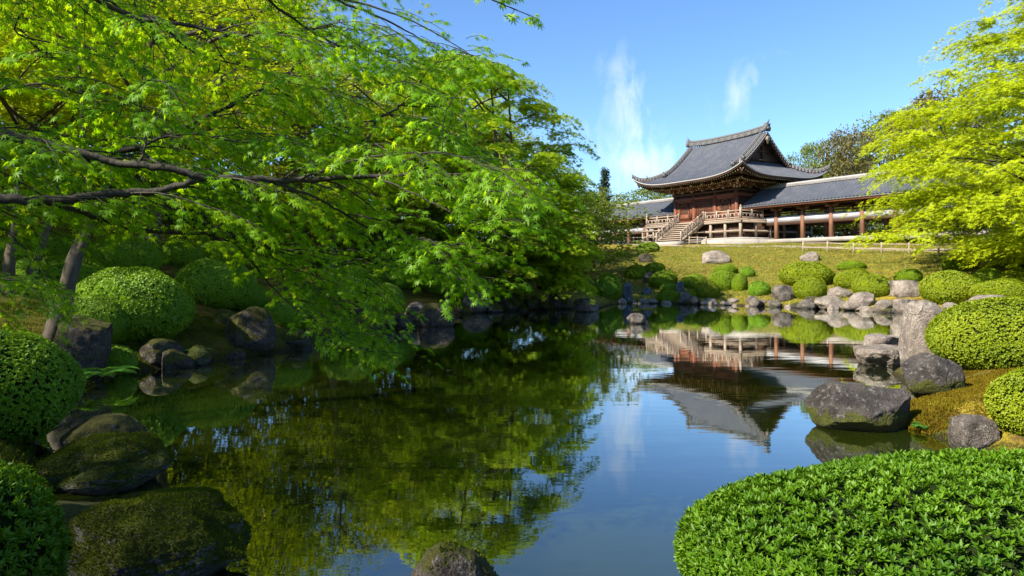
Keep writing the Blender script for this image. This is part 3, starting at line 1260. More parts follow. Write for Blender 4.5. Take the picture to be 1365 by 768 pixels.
# ------------------------------------------------------------------ roofed corridors
def corridor(name, label, x0, x1, zoff):
    """roofed open corridor running along the temple axis; local x from x0 to x1"""
    root = thing(name, label, 'corridor', (TC.x, TC.y, TBASE), RZ)
    EZ, RZ_, RW = 3.15, 4.85, 2.65
    prof2 = lambda ay: RZ_ - (RZ_ - EZ) * (1.15 * ay / RW - .15 * (ay / RW) ** 2)
    roof = MB()
    n = int(abs(x1 - x0) / .033)
    xs_ = np.linspace(min(x0, x1), max(x0, x1), n)
    for s in (-1, 1):
        ys_ = np.linspace(0, RW, 24)
        YY, XX = np.meshgrid(ys_, xs_, indexing='ij')
        Z = prof2(YY) + rib(XX, .31) + tile_step(RW - YY)
        grid_mesh(roof, XX, s * YY, Z, flip=(s < 0), tint=RNG.random(XX.size) * .5)
    ro = roof.build('roof', M['tile'], root)
    r = MB()
    Ltot = max(x0, x1) - min(x0, x1)
    ridge_run(r, [(x, 0, RZ_ - .02) for x in np.linspace(min(x0, x1) + .05, max(x0, x1) - .05, 8)], .30, .20, 2)
    r.build('ridge', [M['mortar'], M['mortar']], ro)
    e = MB()
    for s in (-1, 1):
        e.beam((x0, s * (RW + .01), EZ - .035), (x1, s * (RW + .01), EZ - .035), .05, .09)
    e.build('eave_tile_edge', M['ridge'], ro)
    u = MB()
    for s in (-1, 1):
        V = [(x0, 0, RZ_ - .16), (x1, 0, RZ_ - .16), (x1, s * (RW - .05), EZ - .10), (x0, s * (RW - .05), EZ - .10)]
        u.add(V, [(0, 1, 2, 3)])
        u.beam((x0, s * (RW - .06), EZ - .15), (x1, s * (RW - .06), EZ - .15), .05, .14)
    rf, tp = MB(), MB()
    for x in np.arange(min(x0, x1) + .15, max(x0, x1) - .1, .26):
        for s in (-1, 1):
            a, b = np.array((x, s * .9, EZ + .82)), np.array((x, s * (RW - .12), EZ - .17))
            rf.beam(a, b, .08, .09)
            d = (b - a) / np.linalg.norm(b - a)
            tp.beam(b + d * .03, b + d * .05, .07, .08)
    for q in tp.m:
        q[:] = 1
    merge(merge(u, rf), tp).build('raftered_soffit', [M['wood_red'], M['tip']], ro)
    # gable boards at both ends
    for xe in (x0, x1):
        g = MB()
        g.add([(xe, -RW + .5, EZ + .12), (xe, RW - .5, EZ + .12), (xe, 0, RZ_ - .1)], [(0, 1, 2)])
        for s in (-1, 1):
            g.beam((xe, 0, RZ_ - .02), (xe, s * RW, EZ - .04), .09, .2)
        g.build('gable_board', M['wood_dark'], ro)
    sg = 1 if x1 > x0 else -1
    first = 7.13 if sg > 0 else 7.4
    xsP = []
    x = first
    while x < abs(x1) - .3:
        xsP.append(x * sg)
        x += 2.62
    for i, x in enumerate(xsP):
        for y in (-1.5, 1.5):
            p = MB()
            p.box((x, y, 1.35 - zoff), (.27, .27, 3.1 + 2 * 0))
            p.box((x, y, -.12), (.42, .42, .2))
            po = p.build('post', M['wood_post'], root)
            k = MB()
            k.beam((x - .55, y, 2.78), (x + .55, y, 2.78), .14, .16)
            k.beam((x, y - .5, 2.74), (x, y + .5, 2.74), .13, .15)
            for q in (-.45, .45):
                k.box((x + q, y, 2.9), (.2, .2, .1), taper=1.2)
            k.build('bracket', M['wood_post'], po)
    b = MB()
    for y in (-1.5, 1.5):
        b.beam((x0, y, 2.98), (xsP[-1] + .4 * sg, y, 2.98), .2, .18)
        b.beam((x0, y, 2.42), (xsP[-1] + .2 * sg, y, 2.42), .10, .12)
        b.beam((x0, y, 1.56), (xsP[-1] + .2 * sg, y, 1.56), .12, .24)
    b.build('tie_beams', M['wood_dark'], root)
    w_ = MB()
    for i in range(len(xsP)):
        xa = xsP[i - 1] if i else x0
        w_.box(((xa + xsP[i]) / 2, -1.5, 1.93), (abs(xsP[i] - xa) - .28, .06, .49))
    w_.build('plaster_band', M['plaster'], root)
    f = MB()
    f.box(((x0 + x1) / 2, 0, .08), (abs(x1 - x0), 3.6, .34))
    f.build('floor', M['stone_cut'], root)
    return root


corridor('roofed_corridor', 'open tiled-roof corridor with red-brown posts, running from the hall behind the lime maple', 4.15, 30.5, 0)
corridor('roofed_corridor', 'open tiled-roof corridor beyond the temple stairs, half hidden by the rounded maple', -4.15, -27.0, 0)

# ------------------------------------------------------------------ low fences, path
def T(x, y, z=0.0):
    """temple-local -> world"""
    c_, s_ = math.cos(RZ), math.sin(RZ)
    return Vector((TC.x + c_ * x - s_ * y, TC.y + s_ * x + c_ * y, TBASE + z))


def low_fence(name, label, pts, h=.75, step=1.6):
    p0 = pts[0]
    root = thing(name, label, 'fence', (p0[0], p0[1], gh(*p0)))
    rails = MB()
    base_ = np.array([p0[0], p0[1], gh(*p0)])
    n_ = 0
    for a, b in zip(pts[:-1], pts[1:]):
        a, b = np.array(a, float), np.array(b, float)
        Ls = np.linalg.norm(b - a)
        k = max(1, round(Ls / step))
        for i in range(k + 1):
            if i == 0 and n_:
                continue
            q = a + (b - a) * i / k
            g = gh(*q)
            p = MB()
            p.tube([np.array([q[0], q[1], g - .15]) - base_, np.array([q[0], q[1], g + h]) - base_], .055, 8)
            p.build('fence_post', M['wood_grey'], root)
            n_ += 1
        for hh in (.30, .62):
            for i in range(k):
                q0, q1 = a + (b - a) * i / k, a + (b - a) * (i + 1) / k
                rails.tube([np.array([q0[0], q0[1], gh(*q0) + hh]) - base_, np.array([q1[0], q1[1], gh(*q1) + hh]) - base_], .04, 6)
    rails.build('fence_rail', M['wood_grey'], root)
    return root


low_fence('low_fence', 'low pale two-rail wooden fence at the top of the lawn by the lime maple',
          [(20.6, 48.3), (23.6, 43.6), (26.5, 39.5)])
fa, fb, fc = T(-9.5, -8.2), T(-2.2, -8.3), T(-2.2, -7.4)
low_fence('low_fence', 'low weathered fence in front of the temple staircase', [(fa.x, fa.y), (fb.x, fb.y)], .7, 1.5)
fa, fb = T(2.4, -7.0), T(2.4, -5.6)
low_fence('low_fence', 'short low fence beside the foot of the stairs under the veranda', [(fa.x, fa.y), (T(4.6, -7.2).x, T(4.6, -7.2).y)], .7, 1.1)

pm = NT('path_gravel')
M['path'] = pm.principled(pm.mix(pm.noise(9, 5, .7), (.24, .20, .15), (.36, .31, .24)), .95, pm.bump(pm.noise(30, 4), .6, .02), .1)
mb = MB()
ctr = [T(-26, -3.2), T(-16, -4.2), T(-10, -6.8), T(-4, -9.0), T(3, -9.4), T(8, -7.2), T(13, -5.6), T(20, -5.4), T(30, -5.4)]
cc = catmull([(p.x, p.y, 0) for p in ctr], 12)
D = np.gradient(cc, axis=0)
D /= np.linalg.norm(D, axis=1, keepdims=True)
S = np.column_stack([-D[:, 1], D[:, 0], 0 * D[:, 0]])
rows = []
for u in np.linspace(-.8, .8, 7):
    q = cc + S * u
    q[:, 2] = ground_h(q[:, 0], q[:, 1]) + .035 - .03 * abs(u / .8) ** 3
    rows.append(q)
R = np.stack(rows, 0)
grid_mesh(mb, R[:, :, 0], R[:, :, 1], R[:, :, 2])
path = mb.build('path', M['path'])
path['kind'] = 'structure'
# ------------------------------------------------------------------ leaf templates
def palmate(lobes=7, spread=250, detail=True, droop=.28):
    """maple leaf: centre at the stalk, pointed lobes fanned round +X"""
    A = np.radians(np.linspace(-spread / 2, spread / 2, lobes))
    Lr = 1.0 - .42 * (np.abs(A) / A.max()) ** 1.4 if lobes > 1 else np.array([1.0])
    V, F = [(0, 0, 0)], []
    half = (A[1] - A[0]) / 2
    z = lambda r: -droop * r * r
    for i, a in enumerate(A):
        L_ = Lr[i]
        pts = []
        if detail:
            seq = [(.30 * L_, -half), (.62 * L_, -half * .42), (1.0 * L_, 0), (.62 * L_, half * .42), (.30 * L_, half)]
        else:
            seq = [(.36 * L_, -half * .95), (1.0 * L_, 0), (.36 * L_, half * .95)]
        s0 = len(V)
        for (r, da) in seq:
            V.append((r * math.cos(a + da), r * math.sin(a + da), z(r) + (0.05 if da == 0 else 0)))
        F.append((0, *range(s0, s0 + len(seq))))
    return V, F


MAPLE_HI = palmate(7, 230, True)
MAPLE_MD = palmate(5, 200, False)
MAPLE_LO = palmate(3, 130, False, .2)
OVAL = ([(0, 0, 0), (.35, -.22, .03), (.75, -.17, .0), (1, 0, -.08), (.75, .17, .0), (.35, .22, .03)], [(0, 1, 2, 3), (0, 3, 4, 5)])
BLADE = ([(0, -.12, 0), (0, .12, 0), (.6, .07, .0), (1, 0, 0), (.6, -.07, 0)], [(0, 4, 3, 2, 1)])
# broad azalea leaf with a folded midrib and curved tip
AZ = ([(0, 0, 0), (.30, -.12, .08), (.62, -.15, .12), (.86, -.08, .11), (1.05, 0, .04), (.86, .08, .11), (.62, .15, .12), (.30, .12, .08), (.35, 0, .03), (.7, 0, .07)],
      [(0, 1, 8), (1, 2, 9, 8), (2, 3, 4, 9), (0, 8, 7), (8, 9, 6, 7), (9, 4, 5, 6)])


def unit(v):
    return v / (np.linalg.norm(v, axis=-1, keepdims=True) + 1e-9)


# ------------------------------------------------------------------ shrubs clipped into domes
def dome_dirs(n, rng):
    """points on a clipped-dome surface: unit radius, height one, base tucked in"""
    k = int(n * 1.6)
    d = unit(rng.normal(size=(k, 3)))
    cz, sz = .44, .56
    P = d * np.array([1, 1, sz]) + np.array([0, 0, cz])
    P = P[P[:, 2] > .02][:n]
    Nn = (P - np.array([0, 0, cz])) / np.array([1, 1, sz]) ** 2
    return P, unit(Nn)


def wobble(P, amp, f, seed):
    s = seed * 1.7
    w = np.sin(P[:, 0] * f + s) * np.sin(P[:, 1] * f * 1.1 + s * 2) + .6 * np.sin(P[:, 2] * f * 1.6 + P[:, 0] * 2 + s) + .5 * np.sin(P[:, 0] * f * 2.3 + P[:, 1] * f * 1.9 + s)
    return amp * w


def make_shrub_meshes(seed, n_whorl, leaf, mat, tmpl=OVAL, per=5, wob=.03, tilt=.55, spread=.05):
    rng = np.random.default_rng(seed)
    P, Nn = dome_dirs(n_whorl, rng)
    w = wobble(P, wob, 3.1, seed) + rng.normal(0, .008, len(P)) - np.abs(rng.normal(0, spread * .5, len(P)))
    P = P + Nn * w[:, None]
    P = np.repeat(P, per, 0)
    N2 = np.repeat(Nn, per, 0)
    th = rng.random(len(P)) * 2 * np.pi
    a = unit(np.cross(N2, np.array([.3, .2, 1.0]) + 1e-3))
    b = np.cross(N2, a)
    out = a * np.cos(th)[:, None] + b * np.sin(th)[:, None]
    tl = tilt + rng.normal(0, .22, len(P))
    ax = unit(out * np.cos(tl)[:, None] + N2 * np.sin(tl)[:, None] + np.array([0, 0, .12]))
    nr = unit(N2 * 1.0 - out * .4 + rng.normal(0, .18, P.shape))
    sc = leaf * (.75 + .5 * rng.random(len(P)))
    # new growth patches stay lighter
    tt = np.repeat(rng.random(n_whorl)[:len(P) // per], per)[:len(P)] * .6 + .2 + wobble(P, .12, 5, seed + 3) + rng.random(len(P)) * .2
    mb = MB()
    mb.scatter(tmpl[0], tmpl[1], P, ax, nr, sc, np.clip(tt, 0, 1))
    return mb


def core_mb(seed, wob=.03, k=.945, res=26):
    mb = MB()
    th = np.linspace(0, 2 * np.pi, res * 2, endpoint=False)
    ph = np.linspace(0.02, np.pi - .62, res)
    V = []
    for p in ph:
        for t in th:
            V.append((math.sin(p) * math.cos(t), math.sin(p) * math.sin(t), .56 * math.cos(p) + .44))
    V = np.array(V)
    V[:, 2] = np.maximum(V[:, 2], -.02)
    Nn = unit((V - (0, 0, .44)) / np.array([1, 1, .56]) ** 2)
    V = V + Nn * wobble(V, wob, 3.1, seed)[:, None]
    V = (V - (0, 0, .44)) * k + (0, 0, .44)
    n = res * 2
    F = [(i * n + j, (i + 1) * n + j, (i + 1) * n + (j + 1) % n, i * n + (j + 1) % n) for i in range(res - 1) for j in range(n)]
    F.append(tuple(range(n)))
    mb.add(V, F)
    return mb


SHRUB = {}


def shrub_proto(key, seed, n, leaf, mat, **kw):
    leaves = make_shrub_meshes(seed, n, leaf, mat, **kw).build('foliage', M[mat])
    core = core_mb(seed, kw.get('wob', .03)).build('branches', M['core'])
    SHRUB[key] = (leaves.data, core.data)
    for o in (leaves, core):
        bpy.data.objects.remove(o)


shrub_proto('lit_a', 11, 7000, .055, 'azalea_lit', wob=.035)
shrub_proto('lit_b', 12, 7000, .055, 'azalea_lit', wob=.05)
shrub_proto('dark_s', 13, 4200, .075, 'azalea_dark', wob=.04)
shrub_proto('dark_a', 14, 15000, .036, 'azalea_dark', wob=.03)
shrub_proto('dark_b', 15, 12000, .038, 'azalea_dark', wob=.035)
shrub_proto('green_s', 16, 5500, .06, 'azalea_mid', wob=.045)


def shrub(kind, loc, w, h, label, dep=None, rz=0.0, group=None):
    """w wide and h high clipped azalea"""
    root = thing('clipped_shrub', label, 'shrub', loc, rz, group)
    root.scale = (w / 2, (dep or w * .92) / 2, h)
    lm, cm = SHRUB[kind]
    f = bpy.data.objects.new('foliage', lm)
    c = bpy.data.objects.new('branches', cm)
    for o in (f, c):
        COL.objects.link(o)
        o.parent = root
    return root


# ------------------------------------------------------------------ rocks
def ico(sub):
    t = (1 + 5 ** .5) / 2
    V = [(-1, t, 0), (1, t, 0), (-1, -t, 0), (1, -t, 0), (0, -1, t), (0, 1, t), (0, -1, -t), (0, 1, -t), (t, 0, -1), (t, 0, 1), (-t, 0, -1), (-t, 0, 1)]
    F = [(0, 11, 5), (0, 5, 1), (0, 1, 7), (0, 7, 10), (0, 10, 11), (1, 5, 9), (5, 11, 4), (11, 10, 2), (10, 7, 6), (7, 1, 8), (3, 9, 4), (3, 4, 2), (3, 2, 6), (3, 6, 8), (3, 8, 9), (4, 9, 5), (2, 4, 11), (6, 2, 10), (8, 6, 7), (9, 8, 1)]
    V = [np.array(v) / np.linalg.norm(v) for v in V]
    for _ in range(sub):
        cache, G = {}, []

        def mid(a, b):
            k = (min(a, b), max(a, b))
            if k not in cache:
                q = V[a] + V[b]
                V.append(q / np.linalg.norm(q))
                cache[k] = len(V) - 1
            return cache[k]
        for a, b, c in F:
            ab, bc, ca = mid(a, b), mid(b, c), mid(c, a)
            G += [(a, ab, ca), (b, bc, ab), (c, ca, bc), (ab, bc, ca)]
        F = G
    return np.array(V), F


ICO = {k: ico(k) for k in (3, 4, 5, 6)}


def rock(loc, size, mat, label, seed, sub=4, cuts=9, rough=.10, rz=0.0, name='rock', cutd=(.62, .92), box=0.0, sink=.30, flat_top=None, group=None):
    """weathered boulder: facets cut off a block, then eroded with noise; size = (w, d, h above ground)"""
    rng = np.random.default_rng(seed)
    V0, F = ICO[sub]
    V = V0.copy()
    if box:
        q = np.abs(V).max(1, keepdims=True)
        V = V * (1 - box) + (V / q) * .80 * box
    for _ in range(cuts):
        n = unit(rng.normal(size=3) * np.array([1, 1, .8]))
        d = rng.uniform(*cutd)
        ov = np.maximum(0, V @ n - d)
        V = V - ov[:, None] * n * .9
    if flat_top:
        V[:, 2] = np.where(V[:, 2] > flat_top, flat_top + (V[:, 2] - flat_top) * .12, V[:, 2])
    off = Vector(rng.uniform(-50, 50, 3).tolist())
    amp = np.empty(len(V))
    for i, v in enumerate(V):
        p = Vector(v) + off
        amp[i] = mn.noise(p * 1.3) * 1.0 + mn.noise(p * 2.9) * .5 + mn.noise(p * 6.3) * .24 + (mn.noise(p * 13) * .12 + mn.noise(p * 27) * .05 if sub > 4 else mn.noise(p * 12) * .10)
    V = V + V0 * (amp * rough)[:, None]
    mnv, mxv = V.min(0), V.max(0)
    V = (V - (mnv + mxv) / 2) / (mxv - mnv)
    hh = size[2] * (1 + sink)
    V = V * np.array([size[0], size[1], hh])
    V[:, 2] += hh / 2 - size[2] * sink
    mb = MB()
    mb.add(V, F)
    o = mb.build(name, M[mat], smooth=True)
    o.location = loc
    o.rotation_euler = (0, 0, rz)
    tag(o, label, 'rock', group)
    return o, V, V0


# ------------------------------------------------------------------ trees with layered crowns
def layered_tree(name, label, loc, H, R, seed, mat, leaf=.09, n_pads=60, per_pad=260, tmpl=MAPLE_MD, base=.25, bark_m='bark',
                 trunk_r=.2, lean=(0, 0), twigs=9, pad_r=.26, droop=.30, shape=1.0, tall=1.0, trunks=1, ctr=(0, 0), cat='tree', group=None, flat=.16, shell=.35, fork=.3, asym=None, seg=7, stems=None):
    """maple habit: limbs rise from a low fork and carry flat drooping sprays of leaves"""
    rng = np.random.default_rng(seed)
    root = thing(name, label, cat, loc, 0, group)
    cz, hz = H * (base + 1) / 2, H * (1 - base) / 2
    pads = []
    for k in range(n_pads):
        u = (k + rng.random()) / n_pads
        zz = -1 + 2 * u
        env = math.sqrt(max(0.02, 1 - abs(zz) ** (2.2 * shape)))
        th = k * 2.399963 + rng.normal(0, .35)
        rr = R * env * (shell + (1 - shell) * rng.random() ** .5)
        c = np.array([ctr[0] + rr * math.cos(th), ctr[1] + rr * math.sin(th), cz + hz * zz])
        if asym is not None:
            c = asym(c, rng)
            if c is None:
                continue
        pads.append((c, th, R * pad_r * rng.uniform(.7, 1.25), env))
    mbt, mbl = MB(), MB()
    # trunk(s)
    fork_z = H * fork
    tops = []
    if stems:
        for P, rad in stems:
            P = catmull(P, 5)
            mbt.tube(P, np.interp(np.linspace(0, 1, len(P)), np.linspace(0, 1, len(rad)), rad), 12, rough=.12)
            tops.append(P)
    for t in range(0 if stems else trunks):
        a = t * 2.1 + rng.random()
        sp = .0 if trunks == 1 else .35
        P = catmull([(sp * .3 * math.cos(a), sp * .3 * math.sin(a), -.3), (sp * .6 * math.cos(a) + lean[0] * .15, sp * .6 * math.sin(a) + lean[1] * .15, fork_z * .45),
                     (sp * math.cos(a) * 1.4 + lean[0] * .5, sp * 1.4 * math.sin(a) + lean[1] * .5, fork_z),
                     (sp * math.cos(a) * 2.6 + lean[0] + ctr[0] * .6, sp * 2.6 * math.sin(a) + lean[1] + ctr[1] * .6, H * .62),
                     (ctr[0] + sp * 3 * math.cos(a) + lean[0], ctr[1] + sp * 3 * math.sin(a) + lean[1], H * .88)], 5)
        rad = trunk_r * np.linspace(1.15, .12, len(P)) ** .9
        rad[0] *= 1.35
        mbt.tube(P, rad, 10, rough=.12)
        tops.append(P)
    curves = []
    order = [i for i in range(len(pads)) if i % 7 == 0] + [i for i in range(len(pads)) if i % 7]
    for oi in order:
        c, th, rp, env = pads[oi]
        if oi % 7 == 0:
            P = tops[rng.integers(len(tops))]
            zt_ = max(c[2] - (.35 + .35 * env) * math.hypot(c[0] - ctr[0], c[1] - ctr[1]) * .6, fork_z * .75)
            j = int(np.argmin(np.abs(P[:, 2] - zt_)))
            a = P[j]
            D_ = np.linalg.norm(c - a)
            m1 = a * .66 + c * .34 + (0, 0, .10 * D_) + rng.normal(0, .06 * D_, 3)
            m2 = a * .30 + c * .70 + (0, 0, .09 * D_) + rng.normal(0, .04 * D_, 3)
            lr = min(trunk_r * .36, .012 + .010 * D_)
            lim = catmull([a, m1, m2, c], 5)
            mbt.tube(lim, np.linspace(lr, .012, len(lim)), 6, cap=False)
            curves.append(lim[3:])
        elif curves:
            allp = np.concatenate(curves)
            dd_ = np.linalg.norm((allp - c) * np.array([1, 1, 1.3]), axis=1) + np.maximum(0, allp[:, 2] - c[2]) * 1.5
            a = allp[int(np.argmin(dd_))]
            mm_ = (a + c) / 2 + (0, 0, .08 * np.linalg.norm(c - a)) + rng.normal(0, .05, 3)
            mbt.tube(catmull([a, mm_, c], 3), np.linspace(.018, .007, 7), 4, cap=False)
        # twiglets with leaves
        nt = twigs
        ta = th + np.linspace(-np.pi * .95, np.pi * .95, nt, endpoint=False) + rng.normal(0, .2, nt)
        per = max(3, per_pad // nt)
        for q in range(nt):
            outw = .5 + .5 * math.cos(ta[q] - th)
            L_ = rp * (.65 + .55 * outw) * rng.uniform(.75, 1.2)
            dv = np.array([math.cos(ta[q]), math.sin(ta[q]), 0])
            sd = np.array([-dv[1], dv[0], 0])
            tt = np.sqrt(rng.random(per)) * 1.02
            width = .17 * rp * np.sin(np.pi * np.clip(tt, .08, .97)) ** .5 + .03
            lat = rng.normal(0, 1, per) * width
            dz = -droop * L_ * tt ** 2 * (1 + .5 * outw) + .10 * L_ * tt
            pos = c + dv * (tt * L_)[:, None] + sd * lat[:, None] + np.array([0, 0, 1]) * (dz + rng.normal(0, flat * rp * .22, per))[:, None]
            ax = unit(dv * (1 + .4 * rng.random(per))[:, None] + sd * (lat / (.2 * rp))[:, None] * .7 + np.array([0, 0, -1]) * (.15 + .9 * tt * droop + rng.normal(0, .22, per))[:, None])
            nr = unit(np.array([0, 0, 1.0]) + dv * (.25 + .9 * tt)[:, None] + np.array([math.cos(th), math.sin(th), 0]) * .35 + rng.normal(0, .36, (per, 3)))
            sc = leaf * rng.uniform(.65, 1.2, per)
            mbl.scatter(tmpl[0], tmpl[1], pos, ax, nr, sc, np.clip(rng.random(per) * .7 + rng.random() * .3, 0, 1))
            if q % 2 == 0 and leaf > .04:
                e_ = c + dv * L_ * .8 + np.array([0, 0, -droop * L_ * .6])
                mbt.tube([c, (c + e_) / 2 + (0, 0, .05 * L_), e_], [.012, .008, .004], 3, cap=False)
    mbt.build('trunk', M[bark_m], root, smooth=True)
    mbl.build('crown', M[mat], root)
    return root


def round_tree(name, label, loc, H, R, seed, mat, leaf=.22, clumps=70, per=170, base=.25, trunk_r=.22, conic=False, bark_m='bark', cat='tree', group=None, cl_r=.22):
    """broadleaf crown made of many uneven leaf clumps, or a conifer when conic"""
    rng = np.random.default_rng(seed)
    root = thing(name, label, cat, loc, 0, group)
    mbt, mbl = MB(), MB()
    P = catmull([(0, 0, -.3), (.1, .05, H * .3), (rng.normal(0, .2), rng.normal(0, .2), H * .65), (0, 0, H * .95)], 5)
    mbt.tube(P, trunk_r * np.linspace(1.2, .1, len(P)), 9, rough=.1)
    for k in range(clumps):
        u = (k + rng.random()) / clumps
        if conic:
            z = H * (base + (1 - base) * u)
            rr = R * (1 - u) ** .8 * rng.uniform(.35, 1)
        else:
            zz = -1 + 2 * u
            z = H * ((base + 1) / 2 + (1 - base) / 2 * zz * .95)
            rr = R * math.sqrt(max(.03, 1 - abs(zz) ** 2.4)) * (.35 + .65 * rng.random() ** .5) * (1 + .18 * math.sin(k * 1.3))
        th = k * 2.399963 + rng.normal(0, .3)
        c = np.array([rr * math.cos(th), rr * math.sin(th), z])
        rc = R * cl_r * rng.uniform(.6, 1.35) * (.75 if conic else 1)
        j = int(np.argmin(np.abs(P[:, 2] - (z - rr * .5))))
        mbt.tube([P[j], P[j] * .4 + c * .6 + (0, 0, .1 * rr), c], [.05, .035, .012], 5, cap=False)
        d = unit(rng.normal(size=(per, 3)))
        d[:, 2] *= .62
        pos = c + d * rc * (rng.random(per) ** .38)[:, None]
        # ragged outline
        pos += d * (rng.random(per) ** 6 * rc * .7)[:, None]
        ax = unit(d + rng.normal(0, .6, (per, 3)) + np.array([0, 0, -.25]))
        nr = unit(d + np.array([0, 0, .7]) + rng.normal(0, .45, (per, 3)))
        mbl.scatter(OVAL[0], OVAL[1], pos, ax, nr, leaf * rng.uniform(.6, 1.25, per) * (1.0), np.clip(rng.random(per) * .6 + rng.random() * .4, 0, 1))
    mbt.build('trunk', M[bark_m], root, smooth=True)
    mbl.build('crown', M[mat], root)
    return root
# ------------------------------------------------------------------ the near maple that reaches in from the left
def Wp(t):
    return W(*t)


rng = np.random.default_rng(42)
nm_base = Vector((-4.9, 2.9, gh(-4.9, 2.9)))
maple = thing('maple_tree', 'big overhanging maple with long dark limbs and fresh green sprays filling the upper left', 'tree', nm_base)
OFF = np.array(nm_base)
# limbs read off the photograph: (px, py, depth, radius m)
LIMBS = [
    [(-560, 330, 3.3, .10), (-300, 230, 3.4, .075), (-40, 174, 3.5, .05), (0, 181, 3.5, .022), (100, 202, 3.55, .020), (150, 217, 3.6, .020), (215, 222, 3.6, .019), (265, 236, 3.65, .021), (300, 238, 3.7, .018), (400, 240, 3.8, .016), (500, 235, 3.9, .012), (560, 234, 3.9, .009), (620, 243, 3.85, .006), (675, 262, 3.8, .003)],
    [(-560, 420, 3.2, .10), (-250, 300, 3.3, .07), (-40, 262, 3.4, .032), (0, 265, 3.4, .026), (60, 268, 3.45, .024), (130, 260, 3.5, .022), (200, 256, 3.6, .020), (240, 247, 3.62, .018), (268, 237, 3.66, .016)],
    [(60, 268, 3.45, .016), (110, 283, 3.6, .013), (150, 298, 3.8, .013), (200, 308, 4.0, .012), (290, 312, 4.2, .011), (350, 325, 4.4, .010), (400, 337, 4.5, .008), (450, 350, 4.6, .006), (520, 373, 4.7, .003)],
    [(355, 241, 3.75, .012), (385, 250, 3.8, .009), (420, 263, 3.9, .008), (470, 292, 4.1, .007), (510, 315, 4.2, .006), (560, 330, 4.2, .004), (640, 352, 4.2, .0025)],
    [(-560, 100, 4.2, .05), (-100, 170, 4.4, .03), (120, 210, 4.5, .02), (292, 148, 4.5, .012), (330, 128, 4.5, .010), (370, 112, 4.5, .008), (390, 92, 4.5, .006), (430, 60, 4.5, .003)],
    [(-560, 40, 3.0, .06), (-200, -60, 3.2, .035), (40, -40, 3.3, .018), (130, 0, 3.4, .012), (180, 22, 3.5, .011), (240, 33, 3.5, .010), (300, 42, 3.6, .009), (340, 48, 3.6, .007), (390, 43, 3.7, .005), (440, 34, 3.7, .003)],
    [(480, 236, 3.88, .008), (490, 190, 4.1, .006), (502, 160, 4.3, .009), (520, 150, 4.4, .008), (540, 135, 4.4, .007), (560, 110, 4.4, .005), (582, 84, 4.4, .003), (640, 74, 4.4, .002)],
    [(185, 218, 3.6, .008), (193, 198, 3.6, .006), (193, 165, 3.65, .005), (186, 135, 3.7, .004), (190, 100, 3.7, .003)],
    [(-560, 200, 3.6, .03), (-60, 130, 3.7, .012), (0, 120, 3.8, .007), (60, 112, 3.8, .006), (110, 125, 3.9, .005), (180, 143, 4.0, .003)],
    [(300, 240, 3.7, .008), (345, 262, 4.1, .007), (385, 290, 4.4, .006), (415, 318, 4.6, .003)],
    [(312, 316, 4.3, .008), (330, 345, 4.6, .008), (370, 365, 4.8, .007), (420, 385, 5.0, .006), (470, 420, 5.1, .004), (520, 462, 5.1, .002)],
    [(310, 316, 4.3, .007), (340, 355, 4.6, .006), (375, 395, 4.8, .004), (430, 440, 4.9, .003), (480, 475, 5.0, .002)],
    [(-560, -100, 3.4, .06), (-200, -190, 3.6, .035), (100, -110, 3.8, .02), (300, -50, 4.0, .014), (420, -10, 4.2, .010), (500, 20, 4.3, .007), (560, 52, 4.4, .004), (625, 92, 4.4, .002)],
    [(300, -50, 4.0, .01), (370, 10, 4.3, .008), (430, 50, 4.5, .006), (500, 82, 4.6, .004), (560, 110, 4.6, .003)],
    [(200, 22, 3.5, .008), (260, 70, 3.9, .006), (330, 90, 4.2, .004), (420, 118, 4.4, .003), (470, 112, 4.4, .002)],
    [(215, 222, 3.6, .008), (190, 196, 4.0, .007), (250, 178, 4.2, .006), (330, 190, 4.3, .005), (420, 176, 4.4, .004), (470, 190, 4.4, .002)],
    [(400, 240, 3.8, .008), (470, 214, 3.6, .006), (540, 205, 3.5, .004), (600, 205, 3.4, .003), (660, 228, 3.3, .002)],
    [(500, 235, 3.9, .006), (560, 262, 3.8, .005), (620, 292, 3.7, .004), (690, 322, 3.7, .002)],
    [(-560, 470, 4.4, .04), (-200, 390, 4.6, .02), (-60, 370, 4.8, .010), (0, 372, 4.9, .006), (60, 380, 5.0, .004), (110, 400, 5.0, .002)],
    [(420, -10, 4.2, .008), (470, 2, 4.2, .007), (540, 24, 4.2, .005), (610, 62, 4.2, .003), (640, 84, 4.2, .002)],
    [(430, 50, 4.5, .006), (480, 92, 4.3, .005), (540, 130, 4.2, .004), (600, 150, 4.2, .003)],
    [(420, 60, 4.6, .006), (490, 66, 4.7, .005), (560, 84, 4.7, .004), (630, 100, 4.7, .002)],
    [(470, 112, 4.5, .006), (530, 160, 4.4, .005), (590, 185, 4.3, .004), (650, 215, 4.2, .002)],
    [(450, 350, 4.6, .006), (500, 345, 4.4, .005), (560, 355, 4.3, .004), (620, 375, 4.3, .003)],
    [(100, -110, 3.8, .01), (60, -20, 4.2, .008), (20, 40, 4.5, .006), (80, 60, 4.7, .004), (150, 80, 4.8, .003)],
    # the twig that dips into the top of the frame
    [(-560, -260, 2.9, .06), (-200, -420, 2.9, .04), (200, -380, 2.9, .025), (450, -220, 2.85, .014), (580, -90, 2.8, .007), (640, -12, 2.75, .004), (690, 14, 2.75, .002)],
]
tw, lv, tr = MB(), MB(), MB()
trunkP = catmull([(-4.9, 2.9, nm_base.z - .3), (-5.0, 3.0, 1.2), (-4.8, 3.2, 2.2), (-4.7, 3.3, 3.2), (-4.6, 3.4, 4.6), (-4.4, 3.2, 6.0)], 6) - OFF
tr.tube(trunkP, np.linspace(.24, .07, len(trunkP)), 14, rough=.12)
PETI = []


